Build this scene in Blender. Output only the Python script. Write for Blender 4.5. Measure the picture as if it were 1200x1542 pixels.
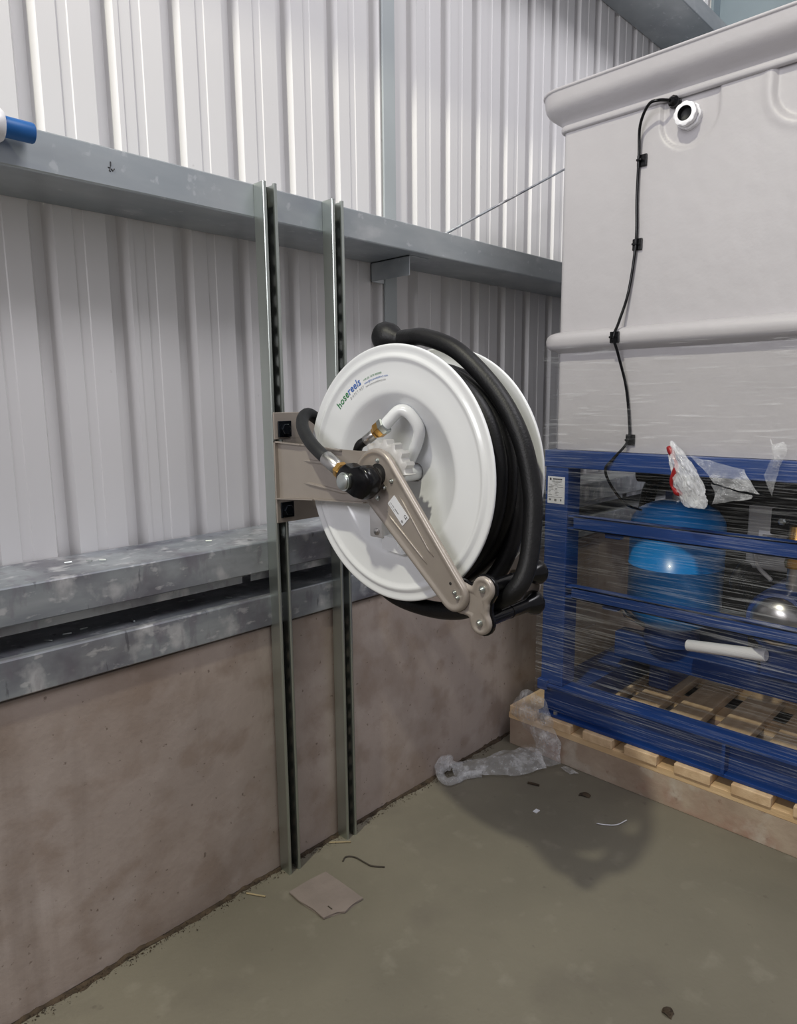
import bpy, bmesh, math, random
from mathutils import Vector, Matrix, noise
PI = math.pi
R = math.radians
scene = bpy.context.scene
C = scene.collection
for o in list(bpy.data.objects):
    bpy.data.objects.remove(o)

# ------------------------------------------------------------------ camera
F_PX = 1043.8                      # focal length in pixels of the 1200 x 1542 frame
yaw, pitch, roll = R(45.663), R(9.104), R(-0.566)
cd = bpy.data.cameras.new('camera')
cam = bpy.data.objects.new('camera', cd)
C.objects.link(cam)
scene.camera = cam
cd.sensor_fit = 'VERTICAL'
cd.sensor_height = 24.0
cd.lens = F_PX / 1542 * 24.0
cd.clip_start = 0.02
fwd = Vector((math.sin(yaw) * math.cos(pitch), math.cos(yaw) * math.cos(pitch), -math.sin(pitch)))
rgt = Vector((math.cos(yaw), -math.sin(yaw), 0))
upv = rgt.cross(fwd)
r2 = rgt * math.cos(roll) + upv * math.sin(roll)
u2 = -rgt * math.sin(roll) + upv * math.cos(roll)
m = Matrix((r2, u2, -fwd)).transposed().to_4x4()
m.translation = Vector((0, -1.507, 1.32))
cam.matrix_world = m

# ------------------------------------------------------------------ world, lights, exposure
w = bpy.data.worlds.new('world')
scene.world = w
w.use_nodes = True
bg = w.node_tree.nodes['Background']
bg.inputs[0].default_value = (0.93, 0.92, 1.0, 1)
bg.inputs[1].default_value = 0.27

def area(name, loc, target, sx, sy, power, col, shape='RECTANGLE'):
    l = bpy.data.lights.new(name, 'AREA')
    l.shape = shape
    l.size = sx
    l.size_y = sy
    l.energy = power
    l.color = col
    o = bpy.data.objects.new(name, l)
    C.objects.link(o)
    o.location = loc
    o.rotation_euler = (Vector(target) - Vector(loc)).to_track_quat('-Z', 'Y').to_euler()
    return o

area('door_daylight', (-6.2, -1.7, 3.1), (2.0, -0.5, 1.2), 3.0, 4.2, 305, (0.97, 0.96, 1.0))
area('high_bay_lamp', (-1.75, -0.95, 5.6), (1.2, -0.4, 0.5), 0.20, 0.20, 130, (1.0, 0.97, 0.79), 'DISK')
area('overhead_fill', (2.2, -3.0, 5.8), (1.6, -0.6, 0.5), 3.0, 1.5, 125, (0.98, 0.965, 1.0))  # added fill from above, no such source known; brightens the right side
vs = scene.view_settings
vs.view_transform = 'Standard'
vs.look = 'None'
vs.gamma = 1
vs.use_curve_mapping = False
vs.exposure = 0.28

# ------------------------------------------------------------------ materials
def own_vec(nt, tc, mp):
    """object coordinates shifted by a different amount for every object"""
    oi = nt.nodes.new('ShaderNodeObjectInfo')
    mu = nt.nodes.new('ShaderNodeMath')
    mu.operation = 'MULTIPLY'
    mu.inputs[1].default_value = 17.0
    ad = nt.nodes.new('ShaderNodeVectorMath')
    nt.links.new(oi.outputs['Random'], mu.inputs[0])
    nt.links.new(tc.outputs['Object'], ad.inputs[0])
    nt.links.new(mu.outputs[0], ad.inputs[1])
    nt.links.new(ad.outputs[0], mp.inputs[0])

def mat(name, col, rough=0.5, metal=0.0, var=0.0, scale=8.0, bump=0.0, bscale=60.0, col2=None, stretch=None,
        coat=0.0, spec=0.5, detail=4.0, rvar=0.0):
    mt = bpy.data.materials.new(name)
    mt.use_nodes = True
    nt = mt.node_tree
    b = nt.nodes['Principled BSDF']
    b.inputs['Roughness'].default_value = rough
    b.inputs['Metallic'].default_value = metal
    b.inputs['Specular IOR Level'].default_value = spec
    b.inputs['Coat Weight'].default_value = coat
    tc = nt.nodes.new('ShaderNodeTexCoord')
    mp = nt.nodes.new('ShaderNodeMapping')
    own_vec(nt, tc, mp)
    if stretch:
        mp.inputs['Scale'].default_value = stretch
    nz = nt.nodes.new('ShaderNodeTexNoise')
    nz.inputs['Scale'].default_value = scale
    nz.inputs['Detail'].default_value = detail
    nt.links.new(mp.outputs[0], nz.inputs['Vector'])
    mx = nt.nodes.new('ShaderNodeMix')
    mx.data_type = 'RGBA'
    c2 = col2 if col2 else tuple(max(0, c * (1 - var)) for c in col)
    mx.inputs[6].default_value = (*col, 1)
    mx.inputs[7].default_value = (*c2, 1)
    rp = nt.nodes.new('ShaderNodeMapRange')
    rp.inputs[1].default_value = 0.35
    rp.inputs[2].default_value = 0.68
    nt.links.new(nz.outputs[0], rp.inputs[0])
    nt.links.new(rp.outputs[0], mx.inputs[0])
    nt.links.new(mx.outputs[2], b.inputs['Base Color'])
    if rvar:
        rr = nt.nodes.new('ShaderNodeMapRange')
        rr.inputs[1].default_value = 0.3
        rr.inputs[2].default_value = 0.7
        rr.inputs[3].default_value = rough - rvar
        rr.inputs[4].default_value = rough + rvar
        nt.links.new(nz.outputs[0], rr.inputs[0])
        nt.links.new(rr.outputs[0], b.inputs['Roughness'])
    if bump:
        n2 = nt.nodes.new('ShaderNodeTexNoise')
        n2.inputs['Scale'].default_value = bscale
        n2.inputs['Detail'].default_value = 5
        nt.links.new(mp.outputs[0], n2.inputs['Vector'])
        bp = nt.nodes.new('ShaderNodeBump')
        bp.inputs['Strength'].default_value = bump
        bp.inputs['Distance'].default_value = 0.01
        nt.links.new(n2.outputs[0], bp.inputs['Height'])
        nt.links.new(bp.outputs[0], b.inputs['Normal'])
    return mt

def overlay(mt, col, scale, lo, hi, stretch=None, kind='noise', amount=1.0, seed=0.0, detail=5.0):
    """lay stains / scratches with a shape of their own over the base colour"""
    nt = mt.node_tree
    b = nt.nodes['Principled BSDF']
    src = b.inputs['Base Color'].links[0].from_socket
    tc = nt.nodes.new('ShaderNodeTexCoord')
    mp = nt.nodes.new('ShaderNodeMapping')
    mp.inputs['Location'].default_value = (seed, seed * 0.7, seed * 1.3)
    if stretch:
        mp.inputs['Scale'].default_value = stretch
    own_vec(nt, tc, mp)
    if kind == 'voronoi':
        nz = nt.nodes.new('ShaderNodeTexVoronoi')
        out = nz.outputs['Distance']
    else:
        nz = nt.nodes.new('ShaderNodeTexNoise')
        nz.inputs['Detail'].default_value = detail
        out = nz.outputs[0]
    nz.inputs['Scale'].default_value = scale
    nt.links.new(mp.outputs[0], nz.inputs['Vector'])
    rp = nt.nodes.new('ShaderNodeMapRange')
    rp.inputs[1].default_value = lo
    rp.inputs[2].default_value = hi
    rp.inputs[4].default_value = amount
    nt.links.new(out, rp.inputs[0])
    mx = nt.nodes.new('ShaderNodeMix')
    mx.data_type = 'RGBA'
    mx.inputs[7].default_value = (*col, 1)
    nt.links.new(rp.outputs[0], mx.inputs[0])
    nt.links.new(src, mx.inputs[6])
    nt.links.new(mx.outputs[2], b.inputs['Base Color'])
    return mt

def film_mat(name, base, hi, lo, streak_scale, stretch, col=(0.9, 0.92, 0.95), rough=0.18, bump=0.6, maxfac=0.6, patch=0.0):
    mt = bpy.data.materials.new(name)
    mt.use_nodes = True
    nt = mt.node_tree
    b = nt.nodes['Principled BSDF']
    b.inputs['Base Color'].default_value = (*col, 1)
    b.inputs['Roughness'].default_value = rough
    b.inputs['Specular IOR Level'].default_value = 0.8
    out = nt.nodes['Material Output']
    tr = nt.nodes.new('ShaderNodeBsdfTransparent')
    tr.inputs[0].default_value = (0.97, 0.97, 0.97, 1)
    tc = nt.nodes.new('ShaderNodeTexCoord')
    mp = nt.nodes.new('ShaderNodeMapping')
    mp.inputs['Scale'].default_value = stretch
    mp.inputs['Rotation'].default_value = (R(2.0), 0, 0)
    nt.links.new(tc.outputs['Object'], mp.inputs[0])
    nz = nt.nodes.new('ShaderNodeTexNoise')
    nz.inputs['Scale'].default_value = streak_scale
    nz.inputs['Detail'].default_value = 6
    nz.inputs['Roughness'].default_value = 0.65
    nt.links.new(mp.outputs[0], nz.inputs['Vector'])
    rp = nt.nodes.new('ShaderNodeMapRange')
    rp.inputs[1].default_value = lo
    rp.inputs[2].default_value = hi
    rp.inputs[3].default_value = base
    rp.inputs[4].default_value = maxfac
    nt.links.new(nz.outputs[0], rp.inputs[0])
    bp = nt.nodes.new('ShaderNodeBump')
    bp.inputs['Strength'].default_value = bump
    bp.inputs['Distance'].default_value = 0.006
    nt.links.new(nz.outputs[0], bp.inputs['Height'])
    nt.links.new(bp.outputs[0], b.inputs['Normal'])
    ms = nt.nodes.new('ShaderNodeMixShader')
    fac = rp.outputs[0]
    if patch:
        n3 = nt.nodes.new('ShaderNodeTexNoise')
        n3.inputs['Scale'].default_value = patch
        n3.inputs['Detail'].default_value = 2
        nt.links.new(tc.outputs['Object'], n3.inputs['Vector'])
        r3 = nt.nodes.new('ShaderNodeMapRange')
        r3.inputs[1].default_value = 0.38
        r3.inputs[2].default_value = 0.60
        r3.inputs[3].default_value = 0.30
        nt.links.new(n3.outputs[0], r3.inputs[0])
        m3 = nt.nodes.new('ShaderNodeMath')
        m3.operation = 'MULTIPLY'
        nt.links.new(fac, m3.inputs[0])
        nt.links.new(r3.outputs[0], m3.inputs[1])
        fac = m3.outputs[0]
    nt.links.new(fac, ms.inputs[0])
    nt.links.new(tr.outputs[0], ms.inputs[1])
    nt.links.new(b.outputs[0], ms.inputs[2])
    nt.links.new(ms.outputs[0], out.inputs[0])
    return mt

M = {}
M['floor'] = mat('concrete_floor', (0.190, 0.174, 0.134), 0.62, var=0.22, scale=2.2, bump=0.12, bscale=90, spec=0.35, rvar=0.12)
overlay(M['floor'], (0.125, 0.11, 0.09), 5.0, 0.56, 0.80, seed=3.1, amount=0.6)
overlay(M['floor'], (0.10, 0.085, 0.07), 26.0, 0.68, 0.76, seed=13.1, amount=0.5)
overlay(M['floor'], (0.29, 0.27, 0.22), 14.0, 0.60, 0.78, seed=7.7, amount=0.35)
overlay(M['floor'], (0.07, 0.06, 0.05), 34.0, 0.0, 0.11, kind='voronoi', seed=1.3, amount=0.0)
M['concrete'] = mat('concrete_wall', (0.435, 0.365, 0.325), 0.85, var=0.22, scale=3.2, bump=0.08, bscale=70, spec=0.25)
overlay(M['concrete'], (0.225, 0.17, 0.135), 2.4, 0.48, 0.68, seed=5.3, amount=0.8)
overlay(M['concrete'], (0.28, 0.215, 0.175), 9.0, 0.50, 0.64, seed=15.3, amount=0.62, detail=9.0)
overlay(M['concrete'], (0.50, 0.44, 0.41), 6.0, 0.55, 0.75, seed=9.1, amount=0.55)
overlay(M['concrete'], (0.13, 0.095, 0.075), 75.0, 0.68, 0.73, seed=2.2, amount=0.7)
overlay(M['concrete'], (0.25, 0.20, 0.17), 4.0, 0.60, 0.75, stretch=(3.0, 1, 0.35), seed=4.0, amount=0.55)
M['clad'] = mat('white_cladding', (0.73, 0.72, 0.72), 0.42, var=0.04, scale=1.5, spec=0.45)
overlay(M['clad'], (0.40, 0.38, 0.36), 30.0, 0.74, 0.80, seed=6.0, amount=0.6)
M['galv'] = mat('galvanised_steel', (0.50, 0.535, 0.55), 0.40, 0.70, scale=5.0, col2=(0.35, 0.385, 0.41), stretch=(0.6, 1, 2.0), rvar=0.08)
overlay(M['galv'], (0.62, 0.64, 0.66), 9.0, 0.60, 0.78, stretch=(1.0, 1, 1.8), seed=2.6, amount=0.55)
overlay(M['galv'], (0.27, 0.29, 0.33), 3.5, 0.54, 0.68, stretch=(0.8, 1, 1.5), seed=8.4, amount=0.5)
M['galv_dull'] = mat('weathered_galvanised', (0.46, 0.49, 0.52), 0.46, 0.6, scale=6.0, col2=(0.24, 0.26, 0.29), stretch=(0.5, 1, 2.2), rvar=0.12)
overlay(M['galv_dull'], (0.15, 0.14, 0.17), 5.0, 0.50, 0.66, stretch=(1.0, 1, 1.2), seed=6.4, amount=0.75)
overlay(M['galv_dull'], (0.72, 0.72, 0.74), 13.0, 0.56, 0.68, stretch=(1.0, 1, 0.8), seed=3.6, amount=0.7, detail=8.0)
overlay(M['galv_dull'], (0.10, 0.10, 0.12), 18.0, 0.66, 0.70, stretch=(2.2, 1, 0.5), seed=11.0, amount=0.6)
overlay(M['galv_dull'], (0.80, 0.80, 0.82), 55.0, 0.60, 0.68, stretch=(0.5, 1, 0.9), seed=21.0, amount=0.45)
overlay(M['galv_dull'], (0.22, 0.20, 0.24), 30.0, 0.56, 0.66, stretch=(1.2, 1, 0.4), seed=31.0, amount=0.45)
overlay(M['galv'], (0.72, 0.74, 0.76), 40.0, 0.63, 0.70, stretch=(0.8, 1, 0.8), seed=12.0, amount=0.35)
M['strutzinc'] = mat('strut_zinc', (0.50, 0.54, 0.51), 0.33, 0.92, var=0.12, scale=10, stretch=(1, 1, 0.2))
M['strap'] = mat('grey_strap', (0.46, 0.50, 0.51), 0.5, 0.2, var=0.08, scale=4)
M['column'] = mat('grey_painted_steel', (0.22, 0.27, 0.30), 0.5, 0.3, var=0.08, scale=3)
M['inner'] = mat('zinc_painted_shade', (0.020, 0.021, 0.020), 0.6, 0.2, var=0.3, scale=20)  # strut zinc blackened: shade inside the channel is put into the colour
M['zinc'] = mat('bright_zinc', (0.60, 0.64, 0.62), 0.30, 0.95, var=0.15, scale=10, stretch=(1, 1, 0.2))
M['taupe'] = mat('taupe_powder_coat', (0.335, 0.295, 0.262), 0.33, 0.25, var=0.06, scale=20, coat=0.15)
M['white'] = mat('white_gloss_paint', (0.75, 0.765, 0.785), 0.22, 0.0, var=0.02, scale=5, coat=0.3)
M['rubber'] = mat('black_rubber', (0.007, 0.007, 0.008), 0.45, var=0.3, scale=40, bump=0.10, bscale=240, spec=0.32)
M['blackplastic'] = mat('black_plastic', (0.004, 0.004, 0.005), 0.20, var=0.1, spec=0.3)
M['greyrubber'] = mat('dark_grey_rubber', (0.014, 0.015, 0.017), 0.55, var=0.3, scale=40, bump=0.1, bscale=260, spec=0.4)
M['brass'] = mat('brass', (0.62, 0.36, 0.11), 0.28, 0.9, var=0.15, scale=30)
M['steel'] = mat('plain_steel', (0.50, 0.49, 0.48), 0.28, 0.95, var=0.1, scale=30)
M['cast'] = mat('cast_aluminium', (0.66, 0.65, 0.64), 0.45, 0.4, var=0.12, scale=30)
M['blackzinc'] = mat('black_zinc', (0.03, 0.035, 0.045), 0.14, 0.8, var=0.2, scale=30)
M['blue'] = mat('blue_frame_paint', (0.008, 0.045, 0.205), 0.38, 0.0, var=0.18, scale=4, coat=0.1)
overlay(M['blue'], (0.10, 0.13, 0.19), 7.0, 0.60, 0.80, stretch=(1, 0.5, 2), seed=2.0, amount=0.35)
M['vessel'] = mat('bright_blue_paint', (0.008, 0.25, 0.72), 0.28, 0.0, var=0.1, scale=4, coat=0.2)
M['grp'] = mat('white_grp', (0.46, 0.445, 0.46), 0.42, 0.0, var=0.05, scale=3, bump=0.16, bscale=26, spec=0.5)
M['whiteplastic'] = mat('white_plastic', (0.85, 0.85, 0.88), 0.3, var=0.02)
M['bluepipe'] = mat('blue_plastic', (0.006, 0.12, 0.40), 0.45, var=0.08, scale=20)
M['red'] = mat('red_plastic', (0.30, 0.012, 0.015), 0.35, var=0.1)
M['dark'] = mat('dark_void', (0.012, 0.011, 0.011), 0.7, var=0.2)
M['pine'] = mat('pine_timber', (0.74, 0.54, 0.32), 0.65, scale=3.0, col2=(0.62, 0.42, 0.23), stretch=(1, 1, 10), bump=0.15, bscale=30)
M['pinex'] = mat('pine_board', (0.74, 0.55, 0.35), 0.65, scale=4.0, col2=(0.56, 0.38, 0.22), stretch=(0.6, 6, 6), bump=0.15, bscale=30)
M['dirtywood'] = mat('cement_stained_board', (0.47, 0.38, 0.30), 0.85, scale=6.0, col2=(0.34, 0.255, 0.195), bump=0.2, bscale=50)
overlay(M['dirtywood'], (0.36, 0.215, 0.165), 5.0, 0.52, 0.64, seed=1.0, amount=0.7)
overlay(M['dirtywood'], (0.56, 0.51, 0.44), 9.0, 0.54, 0.66, seed=4.0, amount=0.75)
overlay(M['dirtywood'], (0.25, 0.15, 0.11), 22.0, 0.66, 0.72, seed=14.0, amount=0.6)
M['card'] = mat('grey_board', (0.24, 0.20, 0.178), 0.9, var=0.15, scale=14, bump=0.2, bscale=60)
M['dirt'] = mat('brown_dirt', (0.075, 0.052, 0.032), 0.95, var=0.6, scale=40, bump=0.4, bscale=120)
M['straw'] = mat('dry_straw', (0.42, 0.34, 0.20), 0.8, var=0.3)
M['string'] = mat('dark_cord', (0.06, 0.05, 0.04), 0.9, var=0.3)
M['paper'] = mat('white_label', (0.72, 0.73, 0.77), 0.4, var=0.02)
M['ink'] = mat('black_ink', (0.03, 0.03, 0.035), 0.5)
M['inkgrey'] = mat('grey_ink', (0.20, 0.20, 0.21), 0.5)
M['inkgreen'] = mat('green_ink', (0.03, 0.20, 0.07), 0.45)
M['inkblue'] = mat('blue_ink', (0.035, 0.12, 0.42), 0.45)
M['greybox'] = mat('grey_enclosure', (0.42, 0.41, 0.40), 0.5, var=0.05)
M['film'] = film_mat('stretch_film', 0.02, 0.78, 0.50, 5.0, (1, 0.8, 38), maxfac=0.52, patch=1.7)
M['filmtank'] = film_mat('stretch_film_on_tank', 0.02, 0.80, 0.55, 5.0, (1, 1.1, 20), maxfac=0.45)
M['crumple'] = film_mat('crumpled_film', 0.17, 0.72, 0.45, 22.0, (1, 1, 1), rough=0.06, bump=0.8, maxfac=0.55)
M['bag'] = film_mat('cloudy_bag', 0.22, 0.70, 0.36, 18.0, (1, 1, 1), rough=0.12, bump=0.5, maxfac=0.62)

# ------------------------------------------------------------------ mesh helpers
WORLD = {}

def obj(name, bm, material, parent=None, smooth=False, label=None, auto=None):
    """link a bmesh given in world coordinates as one object with its origin at its base"""
    bmesh.ops.recalc_face_normals(bm, faces=bm.faces)
    me = bpy.data.meshes.new(name)
    xs = [v.co for v in bm.verts]
    lo = Vector((min(v.x for v in xs), min(v.y for v in xs), min(v.z for v in xs)))
    hi = Vector((max(v.x for v in xs), max(v.y for v in xs), max(v.z for v in xs)))
    base = Vector(((lo.x + hi.x) / 2, (lo.y + hi.y) / 2, lo.z))
    bmesh.ops.translate(bm, vec=-base, verts=bm.verts)
    bm.to_mesh(me)
    bm.free()
    if smooth:
        for p in me.polygons:
            p.use_smooth = True
        if auto:
            try:
                me.set_sharp_from_angle(angle=R(auto))
            except Exception:
                pass
    me.materials.append(M[material] if isinstance(material, str) else material)
    o = bpy.data.objects.new(name, me)
    C.objects.link(o)
    WORLD[o.name] = base
    if parent is not None:
        o.parent = parent
        o.location = base - WORLD[parent.name]
    else:
        o.location = base
    if label:
        o['label'] = label
    return o

def thing(name, loc, label, cat, group=None):
    o = bpy.data.objects.new(name, None)
    C.objects.link(o)
    o.empty_display_size = 0.05
    o.location = loc
    WORLD[o.name] = Vector(loc)
    tag(o, label, cat, group)
    return o

def tag(o, label, cat, group=None):
    o['label'] = label
    o['category'] = cat
    if group:
        o['group'] = group
    return o

def struct(o, label=None):
    o['kind'] = 'structure'
    if label:
        o['label'] = label
    return o

def box(bm, x0, x1, y0, y1, z0, z1, bev=0.0):
    vs_ = [bm.verts.new(p) for p in ((x0, y0, z0), (x1, y0, z0), (x1, y1, z0), (x0, y1, z0),
                                     (x0, y0, z1), (x1, y0, z1), (x1, y1, z1), (x0, y1, z1))]
    fs = [bm.faces.new([vs_[i] for i in f]) for f in ((3, 2, 1, 0), (4, 5, 6, 7), (0, 1, 5, 4), (1, 2, 6, 5), (2, 3, 7, 6), (3, 0, 4, 7))]
    if bev:
        es = set(e for f in fs for e in f.edges)
        bmesh.ops.bevel(bm, geom=list(es), offset=bev, segments=2, profile=0.5, affect='EDGES')

def newbox(*a, **k):
    bm = bmesh.new()
    box(bm, *a, **k)
    return bm

def catmull(pts, n):
    pts = [Vector(p) for p in pts]
    out = []
    for i in range(len(pts) - 1):
        p0 = pts[i - 1] if i else pts[0] * 2 - pts[1]
        p1, p2 = pts[i], pts[i + 1]
        p3 = pts[i + 2] if i + 2 < len(pts) else p2 * 2 - p1
        for k in range(n):
            t = k / n
            out.append(0.5 * ((2 * p1) + (-p0 + p2) * t + (2 * p0 - 5 * p1 + 4 * p2 - p3) * t * t + (-p0 + 3 * p1 - 3 * p2 + p3) * t ** 3))
    out.append(pts[-1])
    return out

def tube(bm, pts, rad, n=12, closed=False, cap=True):
    pts = [Vector(p) for p in pts]
    N = len(pts)
    rings = []
    t0 = (pts[1] - pts[0]).normalized()
    ref = Vector((0, 0, 1)) if abs(t0.z) < 0.9 else Vector((1, 0, 0))
    u = t0.cross(ref).normalized()
    for i, p in enumerate(pts):
        if closed:
            t = (pts[(i + 1) % N] - pts[i - 1]).normalized()
        else:
            t = (pts[min(i + 1, N - 1)] - pts[max(i - 1, 0)]).normalized()
        u = (u - t * u.dot(t)).normalized()
        v = t.cross(u)
        r = rad(i / (N - 1)) if callable(rad) else (rad[i] if isinstance(rad, (list, tuple)) else rad)
        rings.append([bm.verts.new(p + u * (r * math.cos(a)) + v * (r * math.sin(a))) for a in (2 * PI * k / n for k in range(n))])
    for i in range(N if closed else N - 1):
        a, b = rings[i], rings[(i + 1) % N]
        for k in range(n):
            bm.faces.new((a[k], a[(k + 1) % n], b[(k + 1) % n], b[k]))
    if cap and not closed:
        bm.faces.new(list(reversed(rings[0])))
        bm.faces.new(rings[-1])

def newtube(pts, rad, n=12, res=0, **k):
    bm = bmesh.new()
    tube(bm, catmull(pts, res) if res else pts, rad, n, **k)
    return bm

def lathe(bm, prof, origin, axis, n=32, cap=False, rfun=None):
    """prof: (distance along axis, radius); axis a unit vector"""
    axis = Vector(axis).normalized()
    origin = Vector(origin)
    ref = Vector((0, 0, 1)) if abs(axis.z) < 0.9 else Vector((1, 0, 0))
    u = axis.cross(ref).normalized()
    v = axis.cross(u)
    rings = []
    for a, r in prof:
        if r < 1e-6:
            rings.append([bm.verts.new(origin + axis * a)])
        else:
            rings.append([bm.verts.new(origin + axis * a + (u * math.cos(t) + v * math.sin(t)) * (r * (rfun(t, r) if rfun else 1)))
                          for t in (2 * PI * k / n for k in range(n))])
    for a, b in zip(rings, rings[1:]):
        for k in range(n):
            q = [a[k % len(a)], a[(k + 1) % len(a)], b[(k + 1) % len(b)], b[k % len(b)]]
            q = [x for i, x in enumerate(q) if x not in q[:i]]
            if len(q) > 2:
                bm.faces.new(q)
    if cap:
        for r_ in (rings[0], rings[-1]):
            if len(r_) > 2:
                bm.faces.new(r_)

def newlathe(*a, **k):
    bm = bmesh.new()
    lathe(bm, *a, **k)
    return bm

def cyl(p0, p1, r, n=20, bev=0.0):
    p0, p1 = Vector(p0), Vector(p1)
    L = (p1 - p0).length
    b = bev
    prof = [(0, 0), (0, r - b), (b, r), (L - b, r), (L, r - b), (L, 0)] if b else [(0, 0), (0, r), (L, r), (L, 0)]
    return newlathe(prof, p0, p1 - p0, n)

def stack_rings(bm, rings, cap_first=True, cap_last=True):
    V = [[bm.verts.new(p) for p in ring] for ring in rings]
    n = len(V[0])
    for a, b in zip(V, V[1:]):
        for k in range(n):
            bm.faces.new((a[k], a[(k + 1) % n], b[(k + 1) % n], b[k]))
    if cap_first:
        bm.faces.new(list(reversed(V[0])))
    if cap_last:
        bm.faces.new(V[-1])

def text_polys(body, size, width=None, font_shear=0.0, bold=0.0):
    cu = bpy.data.curves.new('t', 'FONT')
    cu.body = body
    cu.size = size
    cu.shear = font_shear
    cu.offset = bold
    cu.resolution_u = 2
    to = bpy.data.objects.new('t', cu)
    me = bpy.data.meshes.new_from_object(to)
    vv = [Vector(v.co) for v in me.vertices]
    ff = [tuple(p.vertices) for p in me.polygons]
    bpy.data.objects.remove(to)
    bpy.data.meshes.remove(me)
    bpy.data.curves.remove(cu)
    if width:
        xm = max(v.x for v in vv)
        x0 = min(v.x for v in vv)
        for v in vv:
            v.x = (v.x - x0) * width / (xm - x0)
    return vv, ff

def text_obj(name, vf, fn, material, parent):
    vv, ff = vf
    bm = bmesh.new()
    bv = [bm.verts.new(fn(v)) for v in vv]
    for f in ff:
        try:
            bm.faces.new([bv[i] for i in f])
        except ValueError:
            pass
    return obj(name, bm, material, parent)

def cgrid(rows, nu, nv):
    """smooth surface through a grid of control points"""
    cols = [catmull(r_, nu) for r_ in rows]
    res = []
    for j in range(len(cols[0])):
        res.append(catmull([c[j] for c in cols], nv))
    return res

def crumple(rows, nu, nv, amp, freq, seed=0.0, minz=None):
    g = cgrid(rows, nu, nv)
    bm = bmesh.new()
    V = []
    for i, col in enumerate(g):
        line = []
        for j, p in enumerate(col):
            q = p * freq + Vector((seed, seed * 2, -seed))
            d = Vector((noise.noise(q), noise.noise(q + Vector((7.1, 3.3, 1.7))), noise.noise(q + Vector((2.2, 9.4, 5.5)))))
            rdg = 1 - abs(noise.noise(q * 2.3)) * 2
            rdg2 = 1 - abs(noise.noise(q * 4.9 + Vector((3, 3, 3)))) * 2
            p2 = p + d * amp + Vector((-0.6, -0.5, 0.5)) * (amp * (0.5 * rdg * rdg + 0.25 * rdg2))
            if minz is not None:
                p2.z = max(minz, p2.z)
            line.append(bm.verts.new(p2))
        V.append(line)
    for i in range(len(V) - 1):
        for j in range(len(V[0]) - 1):
            bm.faces.new((V[i][j], V[i + 1][j], V[i + 1][j + 1], V[i][j + 1]))
    return bm

# ================================================================== THE SETTING
YC = 0.215                      # inner face of the wall cladding
fl = struct(obj('floor', newbox(-4, 7, -7, 0.3, -0.12, 0.0), 'floor'), 'grey concrete floor with dust and scuffs')
bm = bmesh.new()
box(bm, -4, 7, 0.007, 0.22, 0.0, 0.719, 0.004)
wl = struct(obj('wall_lower', bm, 'concrete'), 'low grey-brown concrete wall panel under the steel rails')

bm = bmesh.new()
box(bm, -1.4, -1.2, -3.4, 0.0, 0.0, 1.75, 0.004)  # unseen wall added outside the view to shade the lower-left corner
struct(obj('unseen_shade_wall', bm, 'concrete'), 'added unseen low concrete wall left of the view, shades the lower left')

# cladding: sheets of six ribs, each sheet a piece of the wall
wu = bpy.data.objects.new('wall_upper', None)
C.objects.link(wu)
wu.location = (1.5, YC, 0.72)
WORLD[wu.name] = Vector((1.5, YC, 0.72))
struct(wu, 'white ribbed steel cladding above the concrete wall')
PITCH = 0.17505
X0 = 0.646                      # where a pan starts
def clad_profile(k0, n, lap):
    pts = []
    for k in range(n):
        x = X0 + (k0 + k) * PITCH
        pts += [(x, 0), (x + 0.042, 0), (x + 0.0445, 0.0022), (x + 0.0665, 0.0022), (x + 0.069, 0),
                (x + 0.1205, 0), (x + 0.135, 0.032), (x + 0.1605, 0.032)]
    pts.append((X0 + (k0 + n) * PITCH, 0))
    pts.append((X0 + (k0 + n) * PITCH + 0.012, -0.0))
    return [(x, y + lap) for x, y in pts]
sheet_mesh = None
for s in range(-3, 5):
    k0 = 1 + s * 6
    if sheet_mesh is None:
        bm = bmesh.new()
        pr = clad_profile(k0, 6, 0.0)
        ring = pr + [(x, y + 0.0012) for x, y in reversed(pr)]
        lo_ = [bm.verts.new((x, YC + y, 0.725)) for x, y in ring]
        hi_ = [bm.verts.new((x, YC + y, 4.6)) for x, y in ring]
        for i in range(len(ring)):
            j = (i + 1) % len(ring)
            bm.faces.new((lo_[i], lo_[j], hi_[j], hi_[i]))
        o = obj('cladding_sheet', bm, 'clad', wu)
        sheet_mesh = o.data
        base_x = o.location.x
        proto = o
    else:
        o = proto.copy()
        C.objects.link(o)
        o.location.x = base_x + (s + 3) * 6 * PITCH
        o.location.y = proto.location.y + (0.0016 if (s + 3) % 2 else 0)

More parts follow.
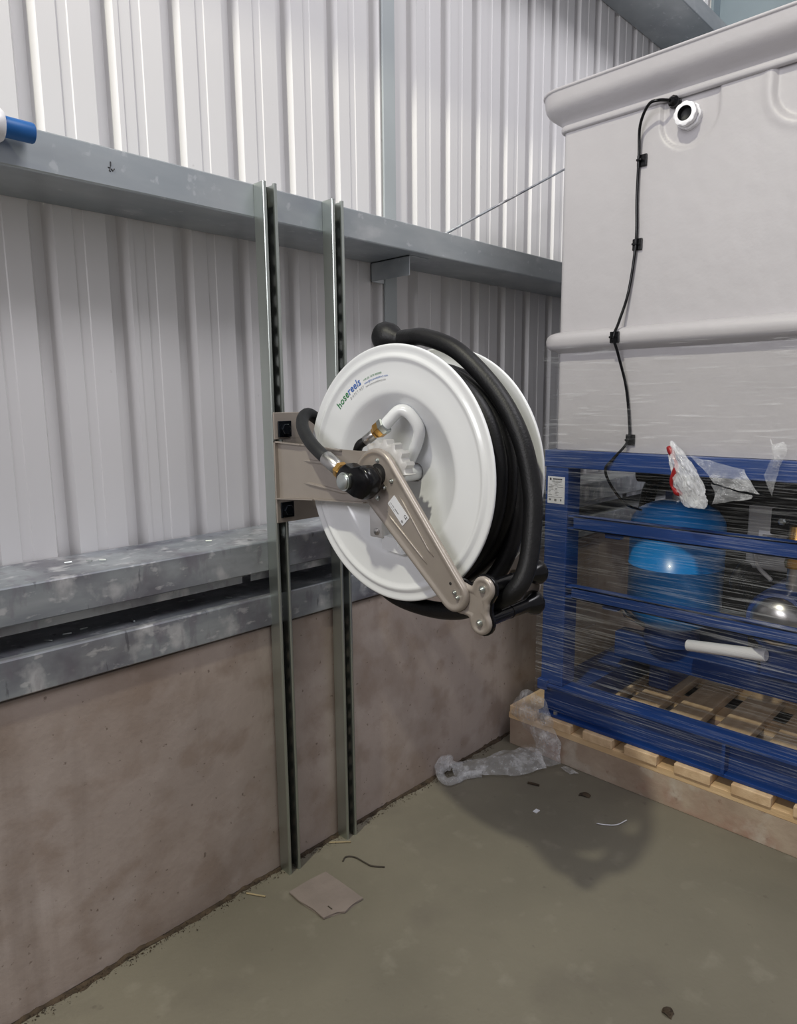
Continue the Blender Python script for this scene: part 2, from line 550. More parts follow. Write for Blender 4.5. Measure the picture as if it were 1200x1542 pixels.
# ------------------------------------------------------------------ steel rails on the wall
def rail(name, z0, z1, web_top, mt, label, x0=-3.0, x1=6.5, y0=0.0, group=None):
    """cold-rolled channel lying on its side: web top or bottom, flange to the room, turned lip"""
    t = 0.0022
    bm = bmesh.new()
    y1 = YC - 0.003
    if web_top:
        prof = [(y1, z1), (y0 + 0.004, z1), (y0 + 0.0012, z1 - 0.0012), (y0, z1 - 0.004), (y0, z0 + 0.003), (y0 + 0.003, z0), (y0 + 0.018, z0),
                (y0 + 0.018, z0 + t), (y0 + 0.004, z0 + t), (y0 + t, z0 + 0.004), (y0 + t, z1 - 0.005), (y0 + 0.005, z1 - t), (y1 - t, z1 - t),
                (y1 - t, z0), (y1, z0)]
    else:
        prof = [(y1, z0), (y0 + 0.004, z0), (y0 + 0.0012, z0 + 0.0012), (y0, z0 + 0.004), (y0, z1 - 0.003), (y0 + 0.003, z1), (y0 + 0.018, z1),
                (y0 + 0.018, z1 - t), (y0 + 0.004, z1 - t), (y0 + t, z1 - 0.004), (y0 + t, z0 + 0.005), (y0 + 0.005, z0 + t), (y1 - t, z0 + t),
                (y1 - t, z1), (y1, z1)]
    a = [bm.verts.new((x0, y, z)) for y, z in prof]
    b = [bm.verts.new((x1, y, z)) for y, z in prof]
    for i in range(len(prof)):
        j = (i + 1) % len(prof)
        bm.faces.new((a[i], a[j], b[j], b[i]))
    bm.faces.new(a)
    bm.faces.new(b)
    o = obj(name, bm, mt)
    tag(o, label, 'steel rail', 'galvanised side rails along the wall')
    return o

rail('side_rail', 3.075, 3.155, False, 'galv', 'highest galvanised steel rail above the grey tank at the top edge', y0=-0.045)
mid = rail('side_rail', 1.768, 1.848, False, 'galv', 'galvanised steel rail at the strut tops, with handwritten black mark')
ul = rail('side_rail', 0.876, 0.958, True, 'galv_dull', 'scuffed galvanised rail under the cladding, upper of the low pair')
x = -3.0
random.seed(2)
while x < 6.0:
    ln = random.uniform(0.35, 0.8)
    obj('inner_lip', newbox(x, min(6.4, x + ln), 0.0195, 0.0215, 0.853, 0.8765), 'galv_dull', ul)
    x += ln + random.uniform(0.02, 0.06)
rail('side_rail', 0.726, 0.810, True, 'galv_dull', 'scuffed galvanised rail resting on the concrete, lower of the low pair', y0=-0.005)
# marker writing on the rail
for pts in ([(0.691, 1.8195), (0.6905, 1.8105)], [(0.685, 1.8075), (0.6895, 1.8075), (0.6875, 1.801), (0.6905, 1.8005)], [(0.692, 1.806), (0.6945, 1.802), (0.6985, 1.8072)]):
    bm = newtube([(x, -0.0003, z) for x, z in pts], 0.0014, 6)
    obj('marker_writing', bm, 'ink', mid, label='handwritten black marker stroke')

# vertical sag bar and its cleat, brace rod
bar = thing('sag_bar', (1.735, 0.205, 0.96), 'narrow grey steel strap standing vertically against the cladding', 'steel bar')
for z0, z1 in ((1.85, 3.07), (0.962, 1.766)):
    obj('bar_length', newbox(1.700, 1.7545, 0.204, 0.2115, z0, z1, 0.001), 'strap', bar)
bm = bmesh.new()
box(bm, 1.640, 1.6425, 0.038, 0.212, 1.708, 1.7675)
box(bm, 1.640, 1.73, 0.038, 0.212, 1.765, 1.7675)
box(bm, 1.640, 1.73, 0.209, 0.212, 1.708, 1.7675)
cl = tag(obj('cleat', bm, 'galv'), 'small galvanised angle cleat hanging under the rail above the black stopper', 'bracket')
rod = tag(obj('brace_rod', newtube([(1.80, 0.05, 1.848), (2.95, 0.05, 2.412)], 0.0042, 8), 'galv_dull', smooth=True),
          'thin diagonal steel brace rod rising from the rail towards the tank', 'rod')
# corner column
bm = bmesh.new()
box(bm, 4.30, 4.50, -0.28, -0.265, 0.0, 4.5)
box(bm, 4.30, 4.50, 0.195, 0.21, 0.0, 4.5)
box(bm, 4.394, 4.406, -0.265, 0.195, 0.0, 4.5)
tag(obj('steel_column', bm, 'column'), 'blue-grey steel column behind the tank at the top right', 'column')

# swarf and screws on the low rails
random.seed(5)
for (x, y, z) in ((0.62, 0.10, 0.96), (0.645, 0.085, 0.96), (0.93, 0.10, 0.96), (0.58, 0.12, 0.96)):
    a = random.random() * PI
    p = Vector((x, y, z + 0.0022))
    d = Vector((math.cos(a), math.sin(a), 0)) * 0.008
    tag(obj('metal_offcut', newtube([p - d, p + d], 0.0020, 6), 'zinc'), 'tiny shiny metal offcut on top of the upper low rail', 'offcut', 'offcuts on the upper low rail')
for (x, y, z) in ((0.50, 0.05, 0.812), (0.545, 0.065, 0.812), (0.585, 0.075, 0.812), (0.69, 0.05, 0.812), (0.87, 0.10, 0.812), (0.95, 0.05, 0.812)):
    a = random.random() * PI
    p = Vector((x, y, z + 0.0012))
    d = Vector((math.cos(a), math.sin(a), 0)) * 0.009
    tag(obj('metal_offcut', newtube([p - d, p + d], 0.0022, 6), 'zinc'), 'tiny shiny metal offcut in the dark gap on the lowest rail', 'offcut', 'offcuts on the lowest rail')

# pipe end at the upper left
pp = thing('pipe', (0.40, -0.045, 1.79), 'blue plastic pipe end with white collar in front of the upper rail', 'pipe')
obj('blue_end', newlathe([(0, 0.012), (0, 0.0185), (0.057, 0.0185), (0.0595, 0.017), (0.0595, 0.012), (0.004, 0.012)], (0.472, -0.03, 1.827), (1, 0, 0), 28), 'bluepipe', pp, True, auto=40)
obj('white_collar', newlathe([(0, 0.0), (0, 0.027), (0.003, 0.029), (0.022, 0.029), (0.026, 0.026), (0.026, 0.0)], (0.451, -0.03, 1.827), (1, 0, 0), 28), 'whiteplastic', pp, True, auto=40)
obj('white_pipe', newlathe([(0, 0.0), (0, 0.022), (0.26, 0.022), (0.26, 0.0)], (0.198, -0.03, 1.827), (1, 0, 0), 28), 'whiteplastic', pp, True, auto=40)
obj('pipe_clip', newbox(0.30, 0.32, -0.012, 0.0, 1.80, 1.855), 'whiteplastic', pp)

# ================================================================== STRUTS
def strut(x0, label):
    t = thing('strut_channel', (x0 + 0.0205, -0.021, 0), label, 'strut', 'slotted struts carrying the hose reel')
    w_, d_, th, H = 0.0413, 0.0413, 0.0025, 1.847
    x1 = x0 + w_
    yb, yf = -0.0006, -0.0006 - d_
    bm = bmesh.new()
    def wall(prof):
        a = [bm.verts.new((x, y, 0)) for x, y in prof]
        b = [bm.verts.new((x, y, H)) for x, y in prof]
        for i in range(len(prof)):
            j = (i + 1) % len(prof)
            bm.faces.new((a[i], a[j], b[j], b[i]))
        bm.faces.new(a)
        bm.faces.new(b)
    for s in (0, 1):
        def q(dx, y):
            return ((x0 + dx) if s == 0 else (x1 - dx), y)
        wall([q(0, yb), q(0, yf + 0.003), q(0.001, yf + 0.001), q(0.003, yf), q(0.0075, yf), q(0.009, yf + 0.001), q(0.0095, yf + 0.003), q(0.0095, yf + 0.0075),
              q(0.0075, yf + 0.0075), q(0.0072, yf + 0.003), q(0.0040, yf + 0.0026), q(th, yf + 0.004), q(th, yb)])
    obj('channel_side', bm, 'strutzinc', t)
    # slotted back: 28 x 14 mm slots every 50 mm
    bm = bmesh.new()
    xa, xb = x0 + th, x1 - th
    sx0, sx1 = x0 + w_ / 2 - 0.007, x0 + w_ / 2 + 0.007
    y0_, y1_ = yb - th, yb
    box(bm, xa, sx0, y0_, y1_, 0, H)
    box(bm, sx1, xb, y0_, y1_, 0, H)
    z = 0.0
    k = 0
    while z < H:
        ze = min(H, z + (0.011 if k == 0 else 0.022))
        box(bm, sx0, sx1, y0_, y1_, z, ze)
        for zz, sg in ((ze, 1), (ze + 0.028, -1)):
            if ze < H - 0.03:
                for xx, sxn in ((sx0, 1), (sx1, -1)):
                    tri = [(xx, zz), (xx + sxn * 0.0042, zz), (xx, zz + sg * 0.0042)]
                    f_ = [bm.verts.new((a, y0_, b)) for a, b in tri]
                    bm.faces.new(f_)
        z = ze + 0.028
        k += 1
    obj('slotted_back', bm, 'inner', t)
    return t
strut(1.045, 'galvanised strut channel with bolted reel bracket, left of the two struts')
strut(1.262, 'galvanised strut channel rising behind the white disc, right of the two struts')

# ================================================================== HOSE REEL
YR, ZR = -0.42, 1.157
reel = thing('hose_reel', (1.175, 0.0 - 0.045, 1.01), 'white and taupe wall mounted hose reel with black rubber hose', 'hose reel')
AX = (1, 0, 0)
disc_prof = [(1.172, 0.022), (1.171, 0.045), (1.166, 0.070), (1.154, 0.098), (1.138, 0.124), (1.121, 0.148), (1.109, 0.164), (1.102, 0.173), (1.0975, 0.179), (1.0955, 0.184),
             (1.0945, 0.190), (1.0935, 0.215), (1.0930, 0.244), (1.0915, 0.250), (1.0880, 0.2545), (1.0868, 0.258), (1.0875, 0.2615), (1.0905, 0.2655), (1.0915, 0.269),
             (1.0905, 0.275), (1.0890, 0.280), (1.0890, 0.2835), (1.0905, 0.2855), (1.0935, 0.2860), (1.0955, 0.2845), (1.0960, 0.2815),
             (1.0955, 0.275), (1.0955, 0.266), (1.0935, 0.258), (1.0975, 0.250), (1.0990, 0.190), (1.106, 0.176), (1.125, 0.150), (1.142, 0.125), (1.158, 0.10), (1.171, 0.070), (1.176, 0.045), (1.177, 0.022)]
fd = obj('front_disc', newlathe([(x, r) for x, r in disc_prof], (0, YR, ZR), AX, 128), 'white', reel, True, label='white pressed steel disc with printed lettering')
XM = 1.1785                        # mid plane of the reel
obj('rear_disc', newlathe([(2 * XM - x, r) for x, r in disc_prof], (0, YR, ZR), AX, 96), 'white', reel, True, label='white pressed steel disc on the far side')
obj('drum', newlathe([(1.122, 0.165), (1.235, 0.165)], (0, YR, ZR), AX, 48), 'white', reel, True)
obj('axle', cyl((1.03, YR, ZR), (1.20, YR, ZR), 0.019, 24), 'white', reel, True, auto=40)

# lettering on the disc, bent round the disc centre
def arc(r, a0):
    def fn(v):
        a = R(a0) - v.x / r
        rr = r + v.y
        return Vector((1.0924, YR - rr * math.cos(a), ZR + rr * math.sin(a)))
    return fn
def arc_w(r, a0, a1):
    return R(a0 - a1) * r
vv, ff = text_polys('hosereels', 0.0255, arc_w(0.223, 139.5, 115.5), bold=0.0003)
split = R(139.5 - 128.2) * 0.223
for nm, mt_, side in (('hose', 'inkgreen', 0), ('reels', 'inkblue', 1)):
    fs = [f for f in ff if (sum(vv[i].x for i in f) / len(f) > split) == bool(side)]
    used = sorted(set(i for f in fs for i in f))
    ix = {i: k for k, i in enumerate(used)}
    text_obj('lettering', ([vv[i] for i in used], [tuple(ix[i] for i in f) for f in fs]), arc(0.223, 139.5), mt_, fd)
text_obj('lettering', text_polys('D I R E C T . N E T', 0.0085, arc_w(0.2145, 128, 114.2)), arc(0.2115, 128), 'inkgrey', fd)
text_obj('lettering', text_polys('+44 (0) 1270 000000', 0.0062, arc_w(0.229, 112.9, 97.6)), arc(0.2255, 112.9), 'inkgreen', fd)
text_obj('lettering', text_polys('sales@hosereelsdirect.com', 0.0062, arc_w(0.2185, 112.8, 92.6)), arc(0.2175, 112.8), 'inkblue', fd)
text_obj('lettering', text_polys('www.hosereelsdirect.com', 0.0058, arc_w(0.2095, 112.6, 94.4)), arc(0.2098, 112.6), 'inkgrey', fd)

# hose wound on the drum
def strand(x, rad, sag, ph, wob):
    pts = []
    for k in range(72):
        a = 2 * PI * k / 72
        s = max(0.0, -math.sin(a)) ** 1.5
        rr = rad + sag * s + wob * math.sin(2 * a + ph)
        pts.append((x + 0.004 * math.sin(a + ph), YR - rr * math.cos(a), ZR + rr * math.sin(a)))
    return pts
for x, rad, sag, ph, wob in ((1.124, 0.232, 0.012, 0.2, 0.002), (1.160, 0.238, 0.026, 1.0, 0.003), (1.197, 0.236, 0.030, 2.0, 0.004), (1.233, 0.232, 0.020, 3.0, 0.002),
                             (1.142, 0.200, 0.0, 0.0, 0.0), (1.179, 0.200, 0.0, 0.0, 0.0), (1.215, 0.200, 0.0, 0.0, 0.0)):
    obj('hose_turn', newtube(strand(x, rad, sag, ph, wob), 0.0192, 14, closed=True), 'rubber', reel, True)
hp = [(1.19, -0.345, 1.462), (1.19, -0.385, 1.463), (1.19, -0.436, 1.460), (1.19, -0.530, 1.424), (1.195, -0.628, 1.337), (1.190, -0.695, 1.242), (1.182, -0.730, 1.137),
      (1.166, -0.742, 1.060), (1.146, -0.746, 0.993), (1.124, -0.737, 0.948), (1.114, -0.703, 0.9205), (1.112, -0.650, 0.897), (1.130, -0.575, 0.866), (1.155, -0.47, 0.845), (1.152, -0.37, 0.855), (1.15, -0.29, 0.895), (1.15, -0.24, 0.95)]
obj('hose_free_end', newtube(hp, 0.0195, 18, res=10), 'rubber', reel, True, label='black rubber hose end laid over the reel')
hp2 = [(1.215, -0.55, 1.345), (1.222, -0.622, 1.262), (1.224, -0.664, 1.16), (1.218, -0.668, 1.06), (1.205, -0.645, 0.97), (1.185, -0.60, 0.905), (1.175, -0.54, 0.875)]
obj('hose_turn', newtube(hp2, 0.0190, 14, res=8), 'rubber', reel, True)
ax_ = Vector((0.0, 0.30, 0.07)).normalized()
obj('hose_stopper', newlathe([(-0.012, 0.0), (-0.012, 0.019), (0.0, 0.0225), (0.012, 0.025), (0.022, 0.031), (0.034, 0.0345), (0.052, 0.0345), (0.062, 0.031), (0.068, 0.024), (0.070, 0.0)],
    Vector((1.19, -0.352, 1.460)), ax_, 28), 'rubber', reel, True, label='black rubber ball stop on the hose end')

# wall bracket: two flaps bolted to the struts and the near arm folded out
def plate_yz(pts, xa, xb, bev=0.0):
    bm = bmesh.new()
    stack_rings(bm, [[(xa, y, z) for y, z in pts], [(xb, y, z) for y, z in pts]])
    if bev:
        bmesh.ops.bevel(bm, geom=[e for e in bm.edges], offset=bev, segments=2, profile=0.5, affect='EDGES')
    return bm
yp0, yp1 = -0.0475, -0.0425
bm = bmesh.new()
box(bm, 1.046, 1.305, yp0, yp1, 1.226, 1.294, 0.0015)
box(bm, 1.046, 1.305, yp0, yp1, 1.010, 1.072, 0.0015)
box(bm, 1.075, 1.282, yp0, yp1, 1.070, 1.228, 0.0)
br = obj('wall_bracket', bm, 'taupe', reel)
def arm(xp, sgn, name):
    """pressed arm standing out from the wall; sgn = side the turned edges point to"""
    out = [(-0.0475, 1.222), (-0.155, 1.2185), (-0.300, 1.211), (-0.350, 1.210), (-0.385, 1.211), (-0.42, 1.209), (-0.445, 1.203), (-0.464, 1.189), (-0.473, 1.172),
           (-0.474, 1.14), (-0.462, 1.112), (-0.430, 1.096), (-0.377, 1.0935), (-0.20, 1.085), (-0.0475, 1.0735)]
    bm = bmesh.new()
    x0_, x1_ = xp, xp + 0.004
    stack_rings(bm, [[(x0_, y, z) for y, z in out], [(x1_, y, z) for y, z in out]])
    # turned edges along top, bottom and the wall side
    def lip(pa, pb, h):
        (ya, za), (yb_, zb) = pa, pb
        t = 0.003
        xs_ = (x0_ - h, x1_) if sgn < 0 else (x0_, x1_ + h)
        nz_ = t if za < 1.15 else -t
        stack_rings(bm, [[(x, ya, za), (x, yb_, zb), (x, yb_, zb + nz_), (x, ya, za + nz_)] for x in xs_])
    lip(out[0], out[1], 0.010)
    lip(out[1], out[2], 0.008)
    lip(out[14], out[13], 0.012)
    lip(out[13], out[12], 0.008)
    xs_ = (x0_ - 0.010, x1_) if sgn < 0 else (x0_, x1_ + 0.010)
    box(bm, xs_[0], xs_[1], -0.053, -0.0475, 1.0735, 1.222)
    # pressed stiffening ribs
    for (ya, za, yb_, zb) in ((-0.15, 1.178, -0.36, 1.172), (-0.15, 1.122, -0.33, 1.112)):
        tube(bm, [(xp + (0.0015 if sgn < 0 else 0.0025), ya, za), (xp + (0.0 if sgn < 0 else 0.004), ya - 0.03, za), (xp + (0.0 if sgn < 0 else 0.004), yb_ + 0.03, zb), (xp + (0.0015 if sgn < 0 else 0.0025), yb_, zb)],
             [0.001, 0.0045, 0.0045, 0.001], 8)
    return obj(name, bm, 'taupe', reel)
XA = 1.052
arm(XA, -1, 'bracket_arm')
arm(2 * XM - XA - 0.004, 1, 'bracket_arm')
obj('bracket_return', newbox(1.0465, 1.056, -0.0475, -0.0435, 1.0735, 1.222), 'dark', reel) if False else None

# washers and bolts
for z in (1.252, 1.043):
    wa = obj('square_washer', newbox(1.057, 1.097, -0.0525, -0.0475, z - 0.0205, z + 0.0205, 0.001), 'blackzinc', reel, label='black square washer plate')
    bm = newlathe([(0, 0.0), (0, 0.0145), (0.009, 0.0145), (0.0105, 0.013), (0.0105, 0.0)], (1.075, -0.0525, z), (0, -1, 0), 6)
    lathe(bm, [(0, 0.0165), (0.002, 0.0165), (0.0022, 0.0)], (1.075, -0.0525, z), (0, -1, 0), 24)
    obj('bolt', bm, 'blackzinc', wa)
for z in (1.252, 1.043):
    wa = obj('square_washer', newbox(1.262, 1.302, -0.0525, -0.0475, z - 0.0205, z + 0.0205, 0.001), 'blackzinc', reel)
    obj('bolt', newlathe([(0, 0.0), (0, 0.0145), (0.009, 0.0145), (0.0105, 0.013), (0.0105, 0.0)], (1.282, -0.0525, z), (0, -1, 0), 6), 'blackzinc', wa)

# roller arm: tapered pressed arm with raised rim
HUB, END = Vector((YR, ZR)), Vector((-0.640, 0.934))
def capsule(inset, x, ra=0.062, rb=0.036, n=28, sa=0.0, sb=0.0):
    d = (END - HUB)
    L = d.length
    d.normalize()
    nrm = Vector((-d.y, d.x))
    a, b = HUB + d * sa, END - d * sb
    ra_, rb_ = ra - inset, rb - inset
    L = (b - a).length
    phi = math.acos(max(-1, min(1, (ra_ - rb_) / L)))
    pts = []
    for k in range(n + 1):
        t = phi + (2 * PI - 2 * phi) * k / n
        v = d * math.cos(t) + nrm * math.sin(t)
        pts.append((x, *(a + v * ra_)))
    for k in range(n + 1):
        t = -phi + 2 * phi * k / n
        v = d * math.cos(t) + nrm * math.sin(t)
        pts.append((x, *(b + v * rb_)))
    return pts
def roller_arm(mir):
    fx = (lambda x: x) if not mir else (lambda x: 2 * XM - x)
    bm = bmesh.new()
    rings = [capsule(0.0, 1.050), capsule(0.0, 1.046), capsule(0.0008, 1.0415), capsule(0.0030, 1.0385), capsule(0.0065, 1.0372), capsule(0.010, 1.0380), capsule(0.0135, 1.0400),
             capsule(0.017, 1.0408), capsule(0.022, 1.0410)]
    stack_rings(bm, [[(fx(x), y, z) for x, y, z in ring] for ring in rings])
    o = obj('roller_arm', bm, 'taupe', reel, True, auto=60)
    return o
ra = roller_arm(False)
roller_arm(True)
# pressed groove down the middle of the near arm
dv = (END - HUB).normalized()
bm = bmesh.new()
g0, g1 = HUB + dv * 0.075, END - dv * 0.085
nv_ = Vector((-dv.y, dv.x))
for s in (-1, 1):
    p0_, p1_ = g0 + nv_ * (0.026 * s), g1 + nv_ * (0.013 * s)
    tube(bm, [(1.0415, *p0_), (1.0405, *(p0_ + dv * 0.02)), (1.0405, *(p1_ - dv * 0.02)), (1.0415, *p1_)], [0.001, 0.0028, 0.0028, 0.001], 8)
obj('pressed_rib', bm, 'taupe', ra, True)
# rivet-head screws of the near arm
def screw(p, r, par, h=0.006):
    bm = newlathe([(0, 0), (0, r * 1.35), (h * 0.25, r * 1.35), (h * 0.25, r), (h * 0.7, r * 0.9), (h, r * 0.5), (h, 0)], p, (-1, 0, 0), 14)
    return obj('screw', bm, 'zinc', par, True, auto=40)
for y, z in ((-0.428, 1.193), (-0.470, 1.151), (-0.449, 1.135), (-0.428, 1.111), (-0.645, 0.939), (-0.653, 0.930), (-0.386, 1.140)):
    screw((1.0412, y, z), 0.0040, ra)
obj('pin_hole', newlathe([(0, 0), (0, 0.0032), (0.0006, 0.0032), (0.0006, 0)], (1.0410, -0.634, 0.956), (-1, 0, 0), 10), 'dark', ra)
obj('hub_opening', newlathe([(0, 0), (0, 0.024), (0.0008, 0.024), (0.0008, 0)], (1.0410, YR - 0.008, ZR + 0.006), (-1, 0, 0), 24), 'dark', ra, label='dark hole round the shaft')
# sticker with CE mark
e1 = Vector((-0.479 + 0.459, 1.120 - 1.103))          # across
sc = Vector((-0.469, 1.090))
dlen = Vector((dv.x, dv.y))
crs = Vector((dv.y, -dv.x))
if crs.x > 0:
    crs = -crs                                           # to the right in view (towards -Y)
def stick(u, v, x=1.0402):
    """u along the arm (0..0.062), v across to the upper right (0..0.030)"""
    p = Vector((-0.4585, 1.1025)) + dlen * u + crs * v
    return (x, p.x, p.y)
bm = bmesh.new()
stack_rings(bm, [[stick(u, v, x) for u, v in ((0.001, 0), (0.0615, 0), (0.0625, 0.001), (0.0625, 0.0265), (0.0615, 0.0275), (0.001, 0.0275), (0, 0.0265), (0, 0.001))] for x in (1.0409, 1.0398)])
st = obj('sticker', bm, 'paper', ra, label='white rating sticker with CE mark')
text_obj('lettering', text_polys('CE', 0.0095, 0.0105, bold=0.0002), lambda v: Vector(stick(0.0495 + v.x, 0.0170 + v.y, 1.0396)), 'ink', st)
bm = bmesh.new()
random.seed(3)
for v_, u0, u1, h in ((0.0075, 0.004, 0.009, 0.0016), (0.0075, 0.012, 0.019, 0.0022), (0.0072, 0.022, 0.037, 0.0028), (0.0030, 0.003, 0.009, 0.0012), (0.0030, 0.0105, 0.017, 0.0012), (0.003, 0.019, 0.026, 0.0012)):
    u = u0
    while u < u1:
        du = random.uniform(0.0008, 0.0014)
        f_ = [bm.verts.new(stick(a, b, 1.0396)) for a, b in ((u, v_), (u + du, v_), (u + du, v_ + h), (u, v_ + h))]
        bm.faces.new(f_)
        u += du + 0.0004
for k in range(5):
    f_ = [bm.verts.new(stick(a, b, 1.0396)) for a, b in ((0.052 + 0.0013 * k, 0.003 + 0.0004 * (k % 2)), (0.0529 + 0.0013 * k, 0.003), (0.0529 + 0.0013 * k, 0.0085 - 0.0006 * (k % 3)), (0.052 + 0.0013 * k, 0.0085))]
    bm.faces.new(f_)
obj('small_print', bm, 'inkgrey', st)

# roller plates: three-lobed
LOBES = (((-0.707, 0.955), 0.0255), ((-0.701, 0.886), 0.0255), ((-0.648, 0.928), 0.031))
def sdf(y, z):
    ds = [math.hypot(y - c[0], z - c[1]) - r for c, r in LOBES]
    # body: capsule between arm end and mid of the lobes
    ax0, az0, bx0, bz0 = -0.648, 0.928, -0.690, 0.921
    t = max(0, min(1, ((y - ax0) * (bx0 - ax0) + (z - az0) * (bz0 - az0)) / ((bx0 - ax0) ** 2 + (bz0 - az0) ** 2)))
    ds.append(math.hypot(y - ax0 - t * (bx0 - ax0), z - az0 - t * (bz0 - az0)) - 0.031)
    k = 0.010
    s = ds[0]
    for d in ds[1:]:
        h = max(k - abs(s - d), 0) / k
        s = min(s, d) - h * h * k * 0.25
    return s
def trefoil(inset, x, n=110):
    cy, cz = -0.688, 0.9205
    pts = []
    for k in range(n):
        a = 2 * PI * k / n
        lo_, hi_ = 0.0, 0.12
        # outermost crossing
        t = 0.12
        while t > 0 and sdf(cy + t * math.cos(a), cz + t * math.sin(a)) > -inset:
            t -= 0.0006
        pts.append((x, cy + t * math.cos(a), cz + t * math.sin(a)))
    return pts
def roller_plate(mir):
    fx = (lambda x: x) if not mir else (lambda x: 2 * XM - x - 0.048)
    bm = bmesh.new()
    ii = 0.012 if mir else 0.0
    rings = [trefoil(ii, 1.058), trefoil(ii, 1.053), trefoil(ii + 0.0015, 1.0505), trefoil(ii + 0.005, 1.0485), trefoil(ii + 0.008, 1.0490), trefoil(ii + 0.0105, 1.0508), trefoil(ii + 0.0125, 1.0512)]
    stack_rings(bm, [[(fx(x), y, z) for x, y, z in ring] for ring in rings])
    o = obj('roller_plate', bm, 'taupe', reel, True, auto=60)
    bm = bmesh.new()
    if mir:
        bm.free()
        return o
    rings = [trefoil(-0.0015, 1.0585), trefoil(-0.0035, 1.0600), trefoil(-0.0035, 1.066), trefoil(0.0, 1.067)]
    stack_rings(bm, [[(fx(x), y, z) for x, y, z in ring] for ring in rings])
    obj('backing_plate', bm, 'blackplastic', o, True, auto=40)
    for y, z in ((-0.707, 0.955), (-0.701, 0.886)):
        if mir:
            continue
        screw((1.0510, y, z), 0.0055, o, 0.008)
    return o
roller_plate(False)
roller_plate(True)
for y, z in ((-0.707, 0.955), (-0.701, 0.886)):
    ro = obj('guide_roller', newlathe([(1.067, 0.0), (1.067, 0.0160), (1.072, 0.0145), (1.150, 0.0135), (1.1505, 0.0145), (1.1525, 0.0145), (1.153, 0.0135), (1.205, 0.0145), (1.213, 0.0172), (1.236, 0.0265), (1.242, 0.0270), (1.246, 0.026), (1.246, 0.0)],
        (0, y, z), AX, 28), 'blackplastic', reel, True, auto=50, label='black guide roller with flared end')

# ratchet wheel behind the arm
bm = bmesh.new()
nt_ = 18
def gear(x, r0, r1):
    pts = []
    for k in range(nt_):
        for f_, r in ((0.0, r1), (0.28, r1), (0.42, r0), (0.80, r0)):
            a = 2 * PI * (k + f_) / nt_
            r = r if R(5) < a < R(130) else min(r, 0.045)
            pts.append((x, YR - r * math.cos(a), ZR + r * math.sin(a)))
    return pts
stack_rings(bm, [gear(1.059, 0.066, 0.068), gear(1.062, 0.072, 0.081), gear(1.086, 0.072, 0.081), gear(1.090, 0.062, 0.064)])
obj('ratchet_wheel', bm, 'cast', reel, True, auto=35, label='cast ratchet wheel with teeth')
# pawl housing below the hub
bm = bmesh.new()
box(bm, 1.066, 1.090, -0.412, -0.372, 1.015, 1.085, 0.004)
pw = obj('pawl_housing', bm, 'cast', reel, True, auto=30)
obj('pivot_bolt', newlathe([(0, 0), (0, 0.008), (0.004, 0.008), (0.006, 0.004), (0.006, 0)], (1.066, -0.398, 1.030), (-1, 0, 0), 14), 'steel', pw, True, auto=30)
bm = bmesh.new()
stack_rings(bm, [[(1.074, y, z) for y, z in ((-0.402, 1.022), (-0.445, 1.018), (-0.466, 0.984), (-0.405, 0.990))], [(1.100, y, z) for y, z in ((-0.402, 1.022), (-0.445, 1.018), (-0.466, 0.984), (-0.405, 0.990))]])
obj('pawl_lever', bm, 'white', reel)

# gooseneck outlet, nut, brass adaptor and hose tail
gn = [(1.165, -0.418, 1.157), (1.150, -0.418, 1.176), (1.140, -0.453, 1.227), (1.130, -0.468, 1.260), (1.115, -0.455, 1.292), (1.105, -0.434, 1.299), (1.095, -0.413, 1.279), (1.089, -0.398, 1.262)]
obj('gooseneck_pipe', newtube(gn, 0.0135, 18, res=10), 'white', reel, True, label='white bent outlet pipe')
p0, p1 = Vector((1.091, -0.402, 1.267)), Vector((1.072, -0.336, 1.219))
d_ = (p1 - p0).normalized()
L_ = (p1 - p0).length
obj('union_nut', newlathe([(-0.003, 0.0), (-0.003, 0.0175), (0.0, 0.0195), (0.010, 0.0195), (0.012, 0.018), (0.012, 0.0)], p0, d_, 6), 'zinc', reel, label='zinc hexagon union nut')
obj('brass_adaptor', newlathe([(0.012, 0.0), (0.012, 0.0185), (0.024, 0.0185), (0.030, 0.0135), (0.034, 0.0125), (0.034, 0.0)], p0, d_, 6), 'brass', reel, label='brass hexagon adaptor')
obj('hose_ferrule', newlathe([(0.034, 0.0), (0.034, 0.0105), (0.038, 0.012), (0.062, 0.012), (0.064, 0.0105), (0.064, 0.0)], p0, d_, 20), 'steel', reel, True, auto=40)
obj('hose_tail', newtube([p0 + d_ * 0.06, p0 + d_ * 0.085, (1.085, -0.312, 1.180), (1.10, -0.31, 1.14)], 0.0105, 14, res=6), 'rubber', reel, True)

# inlet swivel and feed hose
sv = [(-0.352, 1.163), (-0.366, 1.180), (-0.384, 1.188), (-0.402, 1.180), (-0.432, 1.186), (-0.452, 1.178), (-0.466, 1.158), (-0.458, 1.130), (-0.436, 1.113), (-0.410, 1.115), (-0.388, 1.124), (-0.366, 1.130), (-0.352, 1.146)]
bm = bmesh.new()
cy_ = sum(p[0] for p in sv) / len(sv)
cz_ = sum(p[1] for p in sv) / len(sv)
def svr(x, f):
    return [(x, cy_ + (y - cy_) * f, cz_ + (z - cz_) * f) for y, z in sv]
stack_rings(bm, [svr(0.982, 0.86), svr(0.986, 0.96), svr(0.992, 1.0), svr(1.012, 1.0), svr(1.020, 0.96), svr(1.024, 0.85)])
sw = obj('inlet_swivel', bm, 'blackplastic', reel, True, auto=50, label='black swivel elbow on the shaft')
obj('end_cap', newlathe([(0.0, 0.0), (0.0, 0.020), (0.009, 0.020), (0.009, 0.0175), (0.013, 0.0175), (0.0145, 0.015), (0.0145, 0.0)], (0.985, -0.388, 1.150), (-1, 0, 0), 28), 'zinc', sw, True, auto=40, label='round silver end cap')
